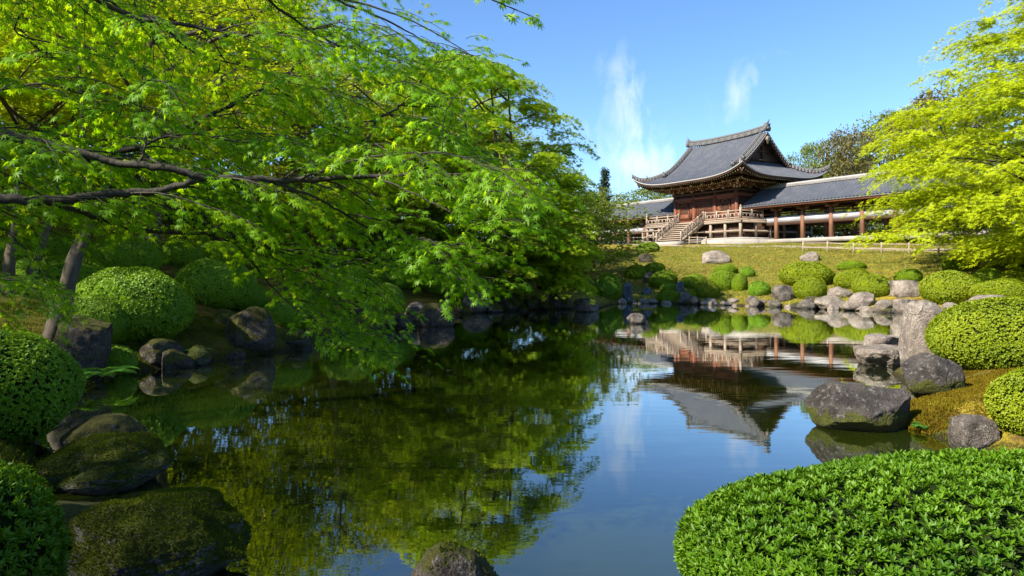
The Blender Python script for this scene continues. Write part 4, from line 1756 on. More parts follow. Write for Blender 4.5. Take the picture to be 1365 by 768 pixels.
def spray(p0, d0, L_, rngl, lf, mbl, mbt, sub=True):
    """leafy twig: opposite leaves held flat, tips hanging"""
    n = max(2, int(L_ / .045))
    d = d0 / np.linalg.norm(d0)
    p = p0.copy()
    pts = [p.copy()]
    pos, ax, nr, sc = [], [], [], []
    for i in range(n):
        t = (i + 1) / n
        d = unit(d + np.array([0, 0, -.075 * (1 + t)]) + rngl.normal(0, .055, 3))
        p = p + d * (L_ / n)
        pts.append(p.copy())
        side = unit(np.cross(d, np.array([0, 0, 1.0])))
        for s in (-1, 1):
            if rngl.random() < .12:
                continue
            a = unit(d * rngl.uniform(.55, 1.0) + side * s * rngl.uniform(.5, 1.0) + np.array([0, 0, -.22 + rngl.normal(0, .18)]))
            pet = .022 + .018 * rngl.random()
            pos.append(p + a * pet)
            ax.append(unit(a + np.array([.30, 0, -.12 - .30 * rngl.random()])))
            nr.append(unit(np.array([0, 0, 1.0]) + a * .22 + rngl.normal(0, .17, 3)))
            sc.append(lf * rngl.uniform(.62, 1.15) * (1 - .25 * t))
    pos.append(p)
    ax.append(unit(d + np.array([0, 0, -.3])))
    nr.append(unit(np.array([0, 0, 1.0]) + d * .5 + rngl.normal(0, .15, 3)))
    sc.append(lf)
    mbl.scatter(MAPLE_HI[0], MAPLE_HI[1], np.array(pos), np.array(ax), np.array(nr), np.array(sc), np.clip(rngl.random(len(pos)) * .6 + rngl.random() * .4, 0, 1))
    P = np.array(pts)
    if len(P) > 4:
        P = P[[0, len(P) // 3, 2 * len(P) // 3, -1]]
    mbt.tube(P, np.linspace(.0022, .0009, len(P)), 4, cap=False)


# growth envelope of the crown as photographed (screen outline checked at the twig's own depth)
ENV = np.array([(-900, -900), (470, -900), (480, -30), (505, 30), (560, 52), (650, 70), (640, 108), (610, 150), (640, 190), (690, 225), (735, 262), (725, 300), (700, 330), (660, 345), (665, 385), (620, 400), (560, 385), (520, 400), (535, 470), (520, 492), (470, 486), (408, 472), (392, 438), (372, 405), (352, 372), (320, 345), (290, 318), (225, 305), (120, 296), (100, 312), (60, 315), (110, 405), (105, 425), (0, 425), (-900, 700)])


def in_env(p):
    if p[1] < .6:
        return True
    x = CX + FPX * p[0] / p[1]
    y = HY - FPX * (p[2] - CAMZ) / p[1]
    c = False
    for i in range(len(ENV)):
        x1, y1 = ENV[i]
        x2, y2 = ENV[(i + 1) % len(ENV)]
        if (y1 > y) != (y2 > y) and x < (x2 - x1) * (y - y1) / (y2 - y1) + x1:
            c = not c
    return c


nspray = 0
for li, limb in enumerate(LIMBS):
    P = np.array([tuple(W(a, b, c)) for a, b, c, r in limb])
    R = np.array([r for *_, r in limb])
    Pc = catmull(P, 6)
    Rc = np.interp(np.linspace(0, 1, len(Pc)), np.linspace(0, 1, len(R)), R)
    Pc = Pc + RNG.normal(0, .004, Pc.shape) * np.minimum(1, Rc[:, None] / .01)
    if limb[0][0] <= -500:
        j = int(np.argmin(np.abs(trunkP[:, 2] + OFF[2] - (Pc[0][2] - .2))))
        Pc = np.vstack([trunkP[j] + OFF, Pc])
        Rc = np.concatenate([[Rc[0] * 1.2], Rc])
    tr.tube(Pc - OFF, Rc * 1.0, 9, rough=.10)
    seg = np.linalg.norm(np.diff(Pc, axis=0), axis=1)
    cum = np.concatenate([[0], np.cumsum(seg)])
    Lt = cum[-1]
    last = li == len(LIMBS) - 1
    s_ = .4
    side = 1
    while s_ < Lt:
        i = min(np.searchsorted(cum, s_) - 1, len(seg) - 1)
        f = (s_ - cum[i]) / max(seg[i], 1e-6)
        p = Pc[i] * (1 - f) + Pc[i + 1] * f
        x = CX + FPX * p[0] / p[1]
        if p[1] > .5 and (-170 < x < 1400) and not (last and s_ < Lt - .60):
            d = unit(Pc[i + 1] - Pc[i])
            h = unit(np.array([d[0], d[1], 0]))
            if Rc[i] > .0095 and side * h[0] < 0 and rng.random() < .8:
                side = -side
            sd = np.array([-h[1], h[0], 0]) * side
            tip = s_ / Lt
            L2 = rng.uniform(.35, .85) * (1 - .28 * tip)
            if last:
                L2 = .15
            dd = unit(h * rng.uniform(.3, 1.1) + sd * rng.uniform(.45, 1.1) + np.array([0, 0, rng.uniform(-.12, .42)]))
            # level-2 twig
            q = p.copy()
            pts = [q.copy()]
            k = max(2, int(L2 / .09))
            for u in range(k):
                dd = unit(dd + np.array([0, 0, -.10]) + rng.normal(0, .09, 3) + np.array([.05, 0, 0]))
                q = q + dd * (L2 / k)
                if not in_env(q) and not last:
                    break
                pts.append(q.copy())
                hs = unit(np.cross(dd, np.array([0, 0, 1.0])))
                sp_s = 1 if u % 2 else -1
                for rep in range(1 if last else 2):
                    s2 = sp_s * (1 if rep == 0 else -1)
                    ds = unit(dd * rng.uniform(.5, 1.0) + hs * s2 * rng.uniform(.5, 1.0) + np.array([0, 0, rng.uniform(-.25, .12)]))
                    Ls = rng.uniform(.14, .30) if not last else .06
                    if in_env(q + ds * Ls * .8) or last:
                        spray(q - OFF, ds, Ls, rng, .044, lv, tw)
                        nspray += 1
            spray(q - OFF, dd, .2 if not last else .05, rng, .044, lv, tw)
            if len(pts) > 1:
                tr.tube(np.array(pts) - OFF, np.linspace(min(.006, Rc[min(i, len(Rc) - 1)] * .7), .0022, len(pts)), 5, cap=False)
        side = -side
        s_ += rng.uniform(.08, .135)
print('sprays', nspray, 'leafverts', lv.off)
tr.build('trunk', M['bark_dark'], maple, smooth=True)
tw.build('twigs', M['bark_dark'], maple)
lv.build('crown', M['maple_near'], maple)

# ------------------------------------------------------------------ woodland on the left bank
def base_at(x, y):
    return (x, y, gh(x, y) - .05)


# the leaning forked trunk and its two slimmer neighbours, crowns merging overhead
def trunk_tree(name, label, pts, radii, forks, H, R, seed, mat, **kw):
    t = layered_tree(name, label, pts[0], H, R, seed, mat, **kw)
    return t


trees_left = [
    # x, y, H, R, seed, mat, label, lean
    (-13.0, 14.5, 5.8, 4.4, 22, 'maple_gold', 'golden-leaved maple on the left bank behind the large round clipped shrub', (.6, -.4)),
    (-9.9, 18.5, 9.5, 4.7, 23, 'maple_gold', 'tall golden maple on the left bank near the middle of the slope', (.4, 0)),
    (-13.8, 21.5, 12.0, 5.8, 24, 'maple_gold', 'tall spreading golden maple high on the left slope', (0, 0)),
    (-6.6, 25.0, 7.6, 3.9, 25, 'maple_gold', 'golden maple standing left of and behind the rounded maple at the water', (.3, 0)),
]
for (x, y, H, R, sd, mt, lab, ln) in trees_left:
    layered_tree('maple_tree', lab, base_at(x, y), H, R, sd, mt, leaf=.125, n_pads=115, per_pad=160, base=.30, lean=ln, trunk_r=.16, twigs=8, pad_r=.27, trunks=2 if sd in (21, 23) else 1, fork=.35, tmpl=MAPLE_LO if y > 15 else MAPLE_MD)

def stem_px(pts, Y0, dY=0.0):
    out = []
    for i, (a, b) in enumerate(pts):
        out.append(tuple(W(a, b, Y0 + dY * i)))
    return np.array(out)


g = on_ground(66, 464)
L0 = np.array([g.x, g.y, g.z - .05])
sA = stem_px([(60, 490), (68, 455), (84, 405), (98, 350), (110, 318), (124, 288), (146, 240), (172, 185), (190, 120), (205, 40)], g.y, .12) - L0
sB = stem_px([(92, 368), (104, 340), (113, 318), (118, 296), (120, 262), (112, 200), (108, 120), (100, 20)], g.y + .35, .02) - L0
layered_tree('maple_tree', 'maple with a leaning forked trunk rising behind the tall dark rock at the left', tuple(L0), 8.2, 3.9, 21, 'maple_gold', leaf=.10, n_pads=70, per_pad=220, base=.55, twigs=8,
             pad_r=.27, ctr=(1.0, 1.2), tmpl=MAPLE_MD, stems=[(sA, [.17, .15, .125, .115, .09, .075, .06, .05, .04, .02]), (sB, [.07, .065, .06, .055, .05, .04, .03, .015])])
for (bx, by, top, sd, lab, hh) in [(36, 388, [(36, 400), (42, 370), (50, 340), (60, 308), (72, 260), (80, 190)], 27, 'slim maple with a straight slanting stem left of the leaning trunk', 6.0),
                                   (11, 390, [(11, 400), (11, 368), (14, 338), (20, 304), (24, 250), (30, 180)], 28, 'slimmest maple stem at the left picture edge', 6.2)]:
    g = on_ground(bx, by)
    L0 = np.array([g.x, g.y, g.z - .05])
    sA = stem_px(top, g.y, .1) - L0
    layered_tree('maple_tree', lab, tuple(L0), hh, 2.8, sd, 'maple_gold', leaf=.11, n_pads=26, per_pad=220, base=.6, twigs=8, pad_r=.3, ctr=(.4, .5), tmpl=MAPLE_MD, stems=[(sA, [.13, .11, .10, .085, .07, .05])])

# mid maple, rounded crown drooping to the water
def asym_mid(c, rng):
    # fuller towards the pond, hem hanging low on the pond side
    if c[2] < 1.9 and c[0] < .3:
        return None if rng.random() < .6 else c
    if c[2] > 6.5 and rng.random() < .33:
        c = np.array([rng.uniform(.2, 3.6), rng.uniform(-3.4, .2), rng.uniform(.5, 3.6)])
        return c
    c[0] -= max(0, c[2] - 3) * .16 - max(0, 3.6 - c[2]) * .30
    return c


layered_tree('maple_tree', 'full rounded maple in the centre, its green sprays hanging to the pond edge', base_at(-.5, 29.0), 10.0, 4.4, 31, 'maple_mid', leaf=.135, n_pads=340,
             per_pad=310, base=.10, lean=(0, 0), trunk_r=.17, twigs=9, pad_r=.20, ctr=(-.7, -.4), asym=asym_mid, shell=.45, droop=.4, shape=1.25, trunks=3, fork=.25)

# right maple, lime green tiers
def asym_r(c, rng):
    if c[2] > 9 and rng.random() < .35:
        c[2] = rng.uniform(1.0, 6.5)
    c[0] += .9 + max(0, c[2] - 4.5) * .45 - max(0, 4 - c[2]) * .8
    c[1] -= max(0, 4 - c[2]) * .8
    return c


layered_tree('maple_tree', 'wide lime-yellow maple in tiers of feathery sprays at the right before the corridor', base_at(26.2, 31.0), 15.2, 9.6, 41, 'maple_right', leaf=.16, n_pads=560,
             per_pad=350, base=.03, trunk_r=.3, twigs=10, pad_r=.16, shell=.45, droop=.34, shape=1.2, trunks=2, fork=.22, bark_m='bark_dark', asym=asym_r)

# unseen trees added off to the left to shade the near bank
shade = [(-10.5, 4.5, 6.2, 4.0), (-12.5, -2.5, 6.5, 4.5)]
proto = None
for i, (x, y, H, R) in enumerate(shade):
    lab = ['maple on the near left bank behind the shaded rounded shrub', 'low maple far out on the near left bank', 
           'small maple beside the trunk of the overhanging maple'][i]
    if proto is None:
        proto = layered_tree('maple_tree', lab, base_at(x, y), 9.5, 5.0, 51, 'maple_mid', leaf=.10, n_pads=120, per_pad=220, base=.28, trunk_r=.2, twigs=8, pad_r=.27, tmpl=MAPLE_LO)
    else:
        dup(proto, base_at(x, y), i * 1.3, (R / 5.0, R / 5.0, H / 9.5), lab)

# background broadleaf trees
bt = round_tree('broadleaf_tree', 'round-headed olive-green tree behind the right end of the temple roof', (0, 0, 0), 14, 5.5, 61, 'broadleaf', leaf=.34, clumps=80, per=150, base=.2)
bt2 = round_tree('broadleaf_tree', 'brownish olive tree between the temple roof and the lime maple', (0, 0, 0), 14, 5.5, 62, 'olive', leaf=.34, clumps=75, per=150, base=.2)
bt3 = round_tree('conifer_tree', 'thin dark conifer poking up between the rounded maple and the temple', (0, 0, 0), 12, 2.4, 63, 'conifer', leaf=.3, clumps=60, per=120, base=.15, conic=True, cl_r=.3)


def put(o, px, Y, top_py, label=None, rad=None, first=False, H0=14, R0=5.5, rz=0.0):
    p = W(px, HY, Y)
    g = gh(p.x, p.y)
    top = CAMZ + (HY - top_py) / FPX * Y
    H = top - g
    s = (rad / R0 if rad else H / H0)
    loc = (p.x, p.y, g - .1)
    if first:
        o.location, o.rotation_euler, o.scale = loc, (0, 0, rz), (s, s, H / H0)
        return o
    return dup(o, loc, rz, (s, s, H / H0), label)


put(bt, 1086, 92, 190, rad=3.6, first=True)
put(bt2, 1135, 88, 172, rad=4.6, first=True)
put(bt3, 806, 80, 226, rad=1.5, first=True, H0=12, R0=2.4)
put(bt, 1112, 104, 214, 'lower olive-green tree far behind the corridor roof', 6, rz=1)
put(bt, 1190, 96, 150, 'tall green tree behind the lime maple', 7, rz=2)
put(bt2, 1260, 92, 120, 'tall brownish tree hidden by the lime maple', 8, rz=2.5)
put(bt, 1340, 88, 130, 'big green tree behind the lime maple at the picture edge', 8, rz=4)
put(bt, 868, 96, 250, 'green tree seen over the corridor roof beside the stairs', 5.5, rz=.6)
put(bt, 893, 98, 262, 'bright low tree touching the wall of the temple', 4.5, rz=3.3)
put(bt2, 838, 92, 268, 'low olive tree over the far end of the stair-side corridor', 4, rz=1.9)
put(bt, 790, 88, 262, 'green tree behind the conifer and the rounded maple', 5, rz=5)
put(bt, 1040, 100, 232, 'green treetop just behind the temple eave', 5, rz=5.5)
# hedge-like green seen through the corridor openings
for i, (px, Y, tp, lab) in enumerate([(1010, 84, 262, 'green bushy tree seen between the temple body and corridor'), (1075, 72, 268, 'bushy tree seen through the corridor behind its first posts'),
                                      (1130, 68, 270, 'bushy tree seen through the middle of the corridor'), (1190, 64, 268, 'bushy tree behind the corridor and the lime maple'),
                                      (1250, 60, 262, 'bushy tree behind the corridor end'), (815, 86, 300, 'low bushy tree seen through the stair-side corridor'),
                                      (858, 82, 302, 'low bushy tree seen between the corridor posts by the stage'), (1330, 54, 255, 'bushy tree at the picture edge behind the corridor end')]):
    put(bt, px, Y, tp, lab, 4.6, rz=i * 1.1)
# woodland behind the left bank
for i, (x, y, H, R, lab) in enumerate([(-20, 30, 15, 7, 'broad woodland tree at the top of the left slope'), (-17, 38, 13, 6, 'woodland tree behind the golden maples'),
                                       (-7, 42, 9, 5, 'woodland tree behind the centre maple'), (-29, 26, 12, 6, 'woodland tree on the upper left slope'),
                                       (-24, 42, 17, 8, 'large woodland tree at the back of the left slope'), (-1.5, 48, 8.5, 5, 'woodland tree behind the rounded maple crown'),
                                       (5, 64, 6, 4, 'woodland tree by the far end of the stair-side corridor')]):
    dup(bt, base_at(x, y), i * .9, (R / 5.5, R / 5.5, H / 14), lab)
for i, (x, y, H, R, lab) in enumerate([(-9.5, 30, 10, 4.5, 'low-crowned tree between the golden maples and the rounded maple'), (-16, 27, 13, 6, 'leafy tree filling the gap behind the tall spreading maple'),
                                       (-22, 21, 9, 5, 'leafy tree high on the slope above the largest dark dome'), (-19, 14, 7, 5, 'leafy tree above the leaning trunks'),
                                       (-4.5, 31, 8, 4.5, 'low leafy tree just behind the forked maple trunk'),
                                       (2.5, 39, 6, 4.5, 'low bushy tree closing the view under the rounded maple'),
                                       (-7.5, 27.5, 5.5, 3.6, 'low bushy tree filling the shade behind the waterside rocks')]):
    g_ = dup(bt, base_at(x, y), i * 1.7 + .4, (R / 5.5, R / 5.5, H / 14), lab)
    g_.location.z -= H * .17
golden = layered_tree('maple_tree', 'sunlit golden tree whose top shows over the rounded maple', base_at(-3.6, 35.0), 9.3, 4.8, 71, 'maple_gold', leaf=.13, n_pads=130, per_pad=240, base=.25, trunk_r=.2, twigs=8, pad_r=.24, tmpl=MAPLE_LO)

# ------------------------------------------------------------------ shrubs
def shrub_px(kind, x0, x1, y0, y1, label, near=None, dep=None, dy=0.0, hk=1.0):
    """shrub filling that pixel box; its foot stands on the ground it is seen on"""
    xc = (x0 + x1) / 2
    g = on_ground(xc, y1, *( (near, 95) if near else (2.0, 95)))
    Y = g.y
    w = (x1 - x0) / FPX * Y
    d = dep or w * .9
    Yc = Y + d * .36 + dy
    X = (xc - CX) / FPX * Yc
    gz = gh(X, Yc)
    w = (x1 - x0) / FPX * Yc
    top = CAMZ - (y0 - HY) / FPX * (Yc)
    bot = min(gz, g.z) - .04
    return shrub(kind, (X, Yc, bot), w, max(.2, (top - bot)) * hk, label, d, rz=RNG.random() * .4)


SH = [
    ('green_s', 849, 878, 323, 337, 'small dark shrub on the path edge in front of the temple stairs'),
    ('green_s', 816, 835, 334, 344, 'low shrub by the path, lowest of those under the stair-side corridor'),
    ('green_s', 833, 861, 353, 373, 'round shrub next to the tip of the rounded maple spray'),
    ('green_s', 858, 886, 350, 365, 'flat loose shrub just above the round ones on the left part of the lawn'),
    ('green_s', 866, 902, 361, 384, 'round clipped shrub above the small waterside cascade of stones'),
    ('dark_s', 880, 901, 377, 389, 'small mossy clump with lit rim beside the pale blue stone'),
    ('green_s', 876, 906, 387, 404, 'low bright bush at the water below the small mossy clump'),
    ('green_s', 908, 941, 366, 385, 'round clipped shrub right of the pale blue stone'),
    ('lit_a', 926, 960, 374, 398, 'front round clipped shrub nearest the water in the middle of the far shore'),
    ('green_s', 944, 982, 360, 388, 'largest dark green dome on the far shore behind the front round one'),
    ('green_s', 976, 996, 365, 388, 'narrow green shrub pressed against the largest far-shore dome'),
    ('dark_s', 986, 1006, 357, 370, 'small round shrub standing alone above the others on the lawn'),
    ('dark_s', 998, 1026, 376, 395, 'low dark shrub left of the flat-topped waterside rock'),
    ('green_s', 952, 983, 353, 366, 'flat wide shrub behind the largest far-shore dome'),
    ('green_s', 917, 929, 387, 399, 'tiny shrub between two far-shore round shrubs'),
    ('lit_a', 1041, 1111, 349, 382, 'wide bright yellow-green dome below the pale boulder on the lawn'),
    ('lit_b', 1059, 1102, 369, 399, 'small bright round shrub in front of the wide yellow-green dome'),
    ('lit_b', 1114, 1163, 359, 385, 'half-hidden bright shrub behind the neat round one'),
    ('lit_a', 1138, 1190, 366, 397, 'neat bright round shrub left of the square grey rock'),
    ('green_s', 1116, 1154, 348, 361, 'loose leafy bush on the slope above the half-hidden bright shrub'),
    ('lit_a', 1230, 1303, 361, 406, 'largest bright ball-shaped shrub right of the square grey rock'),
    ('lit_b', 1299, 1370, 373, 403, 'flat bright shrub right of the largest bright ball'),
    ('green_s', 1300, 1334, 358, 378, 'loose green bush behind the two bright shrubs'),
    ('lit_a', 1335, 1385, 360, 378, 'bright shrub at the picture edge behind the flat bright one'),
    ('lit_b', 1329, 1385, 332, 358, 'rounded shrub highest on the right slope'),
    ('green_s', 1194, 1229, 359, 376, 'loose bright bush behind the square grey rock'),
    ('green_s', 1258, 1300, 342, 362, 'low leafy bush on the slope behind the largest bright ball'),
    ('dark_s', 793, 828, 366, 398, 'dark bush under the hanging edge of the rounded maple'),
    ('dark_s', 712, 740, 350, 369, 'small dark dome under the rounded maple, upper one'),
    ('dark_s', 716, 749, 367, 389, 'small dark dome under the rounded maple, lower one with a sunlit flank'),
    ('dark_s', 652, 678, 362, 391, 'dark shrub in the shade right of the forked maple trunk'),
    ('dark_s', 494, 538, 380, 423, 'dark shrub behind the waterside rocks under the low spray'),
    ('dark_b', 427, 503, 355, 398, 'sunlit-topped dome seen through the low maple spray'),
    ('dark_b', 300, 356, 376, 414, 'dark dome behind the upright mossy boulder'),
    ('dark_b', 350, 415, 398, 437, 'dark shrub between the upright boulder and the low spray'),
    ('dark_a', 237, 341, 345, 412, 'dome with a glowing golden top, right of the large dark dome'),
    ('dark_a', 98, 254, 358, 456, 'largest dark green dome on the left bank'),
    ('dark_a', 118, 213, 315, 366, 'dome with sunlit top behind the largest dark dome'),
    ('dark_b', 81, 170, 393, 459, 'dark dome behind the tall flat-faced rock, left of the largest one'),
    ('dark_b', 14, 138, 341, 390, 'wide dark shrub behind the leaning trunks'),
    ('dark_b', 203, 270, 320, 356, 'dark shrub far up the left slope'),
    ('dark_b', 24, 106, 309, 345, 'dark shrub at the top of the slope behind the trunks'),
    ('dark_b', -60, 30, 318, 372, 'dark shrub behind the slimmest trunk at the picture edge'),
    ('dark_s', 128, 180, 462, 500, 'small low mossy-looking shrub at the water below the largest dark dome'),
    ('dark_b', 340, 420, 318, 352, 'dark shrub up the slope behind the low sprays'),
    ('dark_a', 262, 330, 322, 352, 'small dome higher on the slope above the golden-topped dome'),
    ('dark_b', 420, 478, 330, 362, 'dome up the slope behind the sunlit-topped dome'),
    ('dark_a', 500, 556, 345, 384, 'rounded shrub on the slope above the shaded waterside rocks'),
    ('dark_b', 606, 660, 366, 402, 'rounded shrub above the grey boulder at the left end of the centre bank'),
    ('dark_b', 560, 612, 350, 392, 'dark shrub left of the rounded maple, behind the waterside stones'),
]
for s in SH:
    shrub_px(*s)

# shrubs near the camera get denser leaves of their own
def big_shrub(loc, w, h, dep, n, leaf, mat, seed, label, tmpl=OVAL, per=6, wob=.03, tilt=.5, spread=.05, name='clipped_shrub', rz=0.0):
    root = thing(name, label, 'shrub', loc, rz)
    mb = make_shrub_meshes(seed, n, 1.0, mat, tmpl, per, wob, tilt, spread)
    # rebuild in metres so that leaves keep their shape
    rngb = np.random.default_rng(seed)
    P, Nn = dome_dirs(n, rngb)
    S = np.array([w / 2, dep / 2, h])
    wv = wobble(P, wob, 3.1, seed)
    P = P + Nn * wv[:, None]
    P = P * S
    Nn = unit(Nn / S)
    P = P - Nn * np.abs(rngb.normal(0, spread, len(P)))[:, None]
    jit = unit(Nn + rngb.normal(0, .25, Nn.shape) + np.array([0, 0, .25]))
    Pr, Nr = np.repeat(P, per, 0), np.repeat(jit, per, 0)
    k = np.tile(np.arange(per), len(P))
    th = k * 2 * np.pi / per * 1.0 + np.repeat(rngb.random(len(P)) * 6.28, per) + rngb.normal(0, .2, len(Pr))
    a = unit(np.cross(Nr, np.array([.3, .2, 1.0]) + 1e-3))
    b = np.cross(Nr, a)
    out = a * np.cos(th)[:, None] + b * np.sin(th)[:, None]
    tl = tilt + .30 * (k % 2) + rngb.normal(0, .16, len(Pr))
    ax = unit(out * np.cos(tl)[:, None] + Nr * np.sin(tl)[:, None])
    nr = unit(Nr * np.cos(tl)[:, None] - out * np.sin(tl)[:, None] + rngb.normal(0, .12, ax.shape))
    sc = leaf * (.7 + .5 * rngb.random(len(Pr))) * np.repeat(.8 + .4 * rngb.random(len(P)), per)
    tt = np.repeat(np.clip(rngb.random(len(P)) * .55 + .2 + wobble(P / S, .15, 6, seed + 3), 0, 1), per) + rngb.random(len(Pr)) * .15
    m2 = MB()
    m2.scatter(tmpl[0], tmpl[1], Pr, ax, nr, sc, np.clip(tt, 0, 1))
    m2.build('foliage', M[mat], root)
    c = core_mb(seed, wob, k=.89 if tmpl is AZ else .95)
    for arr in c.v:
        arr *= S.astype(np.float32)
    c.build('branches', M['core'], root)
    # bare stems showing low down
    st_ = MB()
    for q in range(40):
        t_ = rngb.random() * 6.28
        e_ = np.array([math.cos(t_) * .93, math.sin(t_) * .93, rngb.uniform(.1, .45)]) * S
        s0 = np.array([math.cos(t_) * .35, math.sin(t_) * .35, -.02]) * S
        st_.tube([s0, (s0 + e_) / 2 + (0, 0, -.04), e_], [.012, .008, .004], 5, cap=False)
    st_.build('stems', M['bark'], root)
    return root


big_shrub((1.98, 2.55, gh(1.95, 2.75) - .05), 2.7, .765, 1.75, 27000, .026, 'azalea_front', 81,
          'large leafy shrub with broad fresh leaves in the bottom right corner, nearest the camera', tmpl=AZ, per=7, tilt=.60, spread=.03, wob=.035, name='azalea_shrub')
big_shrub((-2.42, 2.72, .12), 1.06, .92, 1.2, 4600, .030, 'azalea_front', 82,
          'leafy shaded shrub in the bottom left corner beside the big mossy rock', tmpl=AZ, per=7, tilt=.45, spread=.03, wob=.05, name='azalea_shrub')
big_shrub((-5.35, 6.75, gh(-5.0, 6.75) - .12), 1.95, 1.08, 1.9, 16000, .026, 'azalea_dark', 83, 'dark rounded shrub cut by the left picture edge above the flat mossy rock', per=5, spread=.02)
big_shrub((7.55, 9.9, gh(7.4, 9.9) - .2), 2.9, 1.1, 2.3, 22000, .028, 'azalea_lit', 84, 'big olive-green dome behind the dark pointed rock on the right bank', per=5, spread=.03)
big_shrub((5.4, 6.5, .1), 1.5, .80, 1.4, 12000, .024, 'azalea_lit', 85, 'rounded shrub cut by the right picture edge behind the small grey block', per=5, spread=.025)

# ------------------------------------------------------------------ rocks
def rock_px(x0, x1, y0, y1, mat, label, seed, depk=.8, inwater=None, **kw):
    xc = (x0 + x1) / 2
    g = on_ground(xc, y1) if inwater is None else W(xc, y1, FPX * CAMZ / (y1 - HY))
    Y = g.y
    w = (x1 - x0) / FPX * Y
    Yc = Y + w * depk * .42
    w = (x1 - x0) / FPX * Yc
    X = (xc - CX) / FPX * Yc
    top = CAMZ - (y0 - HY) / FPX * Yc
    gz = max(0.0, g.z) if inwater is None else 0.0
    return rock((X, Yc, gz), (w, w * depk, max(.05, top - gz)), mat, label, seed, **kw)


RK = [
    (851, 871, 337, 350, 'rock_dark', 'dark rounded rock on the upper left of the lawn', {}),
    (935, 973, 334, 352, 'rock_pale', 'wide pinkish rock in the middle of the lawn', dict(cuts=12)),
    (1065, 1092, 335, 350, 'rock_pale', 'pale grey pointed rock at the right of the lawn above the wide dome', dict(cuts=11)),
    (829, 844, 377, 402, 'rock_blue', 'upright blue-grey slab at the water under the hanging maple edge', dict(box=.6)),
    (855, 868, 383, 393, 'rock_blue', 'small blue-grey stone right of the upright slab', {}),
    (901, 912, 375, 391, 'rock_blue', 'pale blue upright stone between round shrubs', dict(box=.4)),
    (857, 874, 362, 378, 'rock_grey', 'grey stone left of the round shrub above the cascade', {}),
    (905, 922, 389, 404, 'rock_grey', 'mossy grey stone at the water below the pale blue stone', {}),
    (940, 953, 397, 404, 'rock_gold', 'low tan stone at the water under the front round shrub', {}),
    (971, 985, 397, 405, 'rock_pale', 'small pale stone at the waterline right of the front round shrub', {}),
    (995, 1010, 394, 406, 'rock_grey', 'grey stone at the waterline below the low dark shrub', {}),
    (1011, 1022, 399, 406, 'rock_grey', 'tiny stone at the waterline beside the flat-topped waterside rock', {}),
    (1030, 1061, 380, 402, 'rock_grey', 'flat-topped grey rock left of the small bright round shrub', dict(box=.6, cuts=8)),
    (1189, 1231, 373, 397, 'rock_pale', 'square grey rock between the neat round shrub and the largest bright ball', dict(box=.75, cuts=7)),
    (1104, 1136, 382, 397, 'rock_pale', 'pale slanting rock between two bright shrubs', {}),
    (1131, 1170, 389, 413, 'rock_pale', 'pale pitted rock at the water below the neat round shrub', {}),
    (1084, 1132, 394, 413, 'rock_gold', 'low golden mossy rock at the water under the bright shrubs', {}),
    (1062, 1090, 399, 412, 'rock_grey', 'dark flat stone at the water under the small bright round shrub', {}),
    (1165, 1193, 399, 417, 'rock_gold', 'rounded mossy rock at the water below the square rock', dict(box=.3)),
    (1190, 1222, 398, 418, 'rock_pale', 'blocky pale rock at the water, right of the rounded mossy one', dict(box=.6)),
    (1220, 1250, 400, 412, 'rock_gold', 'low mossy ledge stone behind the tall pillar rock', {}),
    (1298, 1354, 393, 409, 'rock_pale', 'flat pale slab in front of the flat bright shrub', dict(box=.4)),
    (1282, 1301, 400, 411, 'rock_gold', 'small mossy stone left of the flat pale slab', {}),
    (1257, 1277, 403, 414, 'rock_pale', 'small pale stone at the foot of the largest bright ball', {}),
    (764, 799, 397, 416, 'rock_grey', 'grey rock with moss at the tip of the centre bank', {}),
    (732, 748, 389, 410, 'rock_dark', 'narrow upright dark stone on the centre bank', {}),
    (738, 764, 397, 412, 'rock_mossy', 'mossy rock between the narrow stone and the grey tip rock', {}),
    (697, 722, 395, 412, 'rock_mossy', 'mossy rock in the middle of the centre bank', {}),
    (656, 694, 388, 412, 'rock_mossy', 'big mossy rock under the forked maple trunk', {}),
    (645, 671, 403, 417, 'rock_mossy', 'low mossy rock touching the grey boulder at the centre bank', {}),
    (614, 657, 389, 417, 'rock_grey', 'grey boulder at the left end of the centre bank', {}),
    (552, 608, 404, 436, 'rock_dark', 'large dark boulder at the water behind the tip of the low spray', {}),
    (539, 570, 402, 431, 'rock_grey', 'bluish boulder behind the large dark one', {}),
    (523, 550, 417, 438, 'rock_dark', 'small brown-topped stone at the water left of the large dark boulder', {}),
    (466, 494, 402, 420, 'rock_dark', 'brown-topped stone half hidden by the low spray', {}),
    (366, 416, 438, 465, 'rock_mossy', 'flat mossy rock right of the upright mossy boulder', {}),
    (285, 313, 412, 432, 'rock_mossy', 'small mossy rock behind the upright mossy boulder', {}),
    (173, 242, 451, 490, 'rock_dark', 'wide low rock under the largest dark dome', {}),
    (240, 281, 460, 488, 'rock_mossy', 'mossy stone by the ferns at the water', {}),
]
for i, (x0, x1, y0, y1, mt, lab, kw) in enumerate(RK):
    rock_px(x0, x1, y0, y1, mt, lab, 300 + i, **kw)
rock_px(835, 861, 417, 432, 'rock_grey', 'small dark rock standing alone in the pond before the far shore', 401, inwater=1)
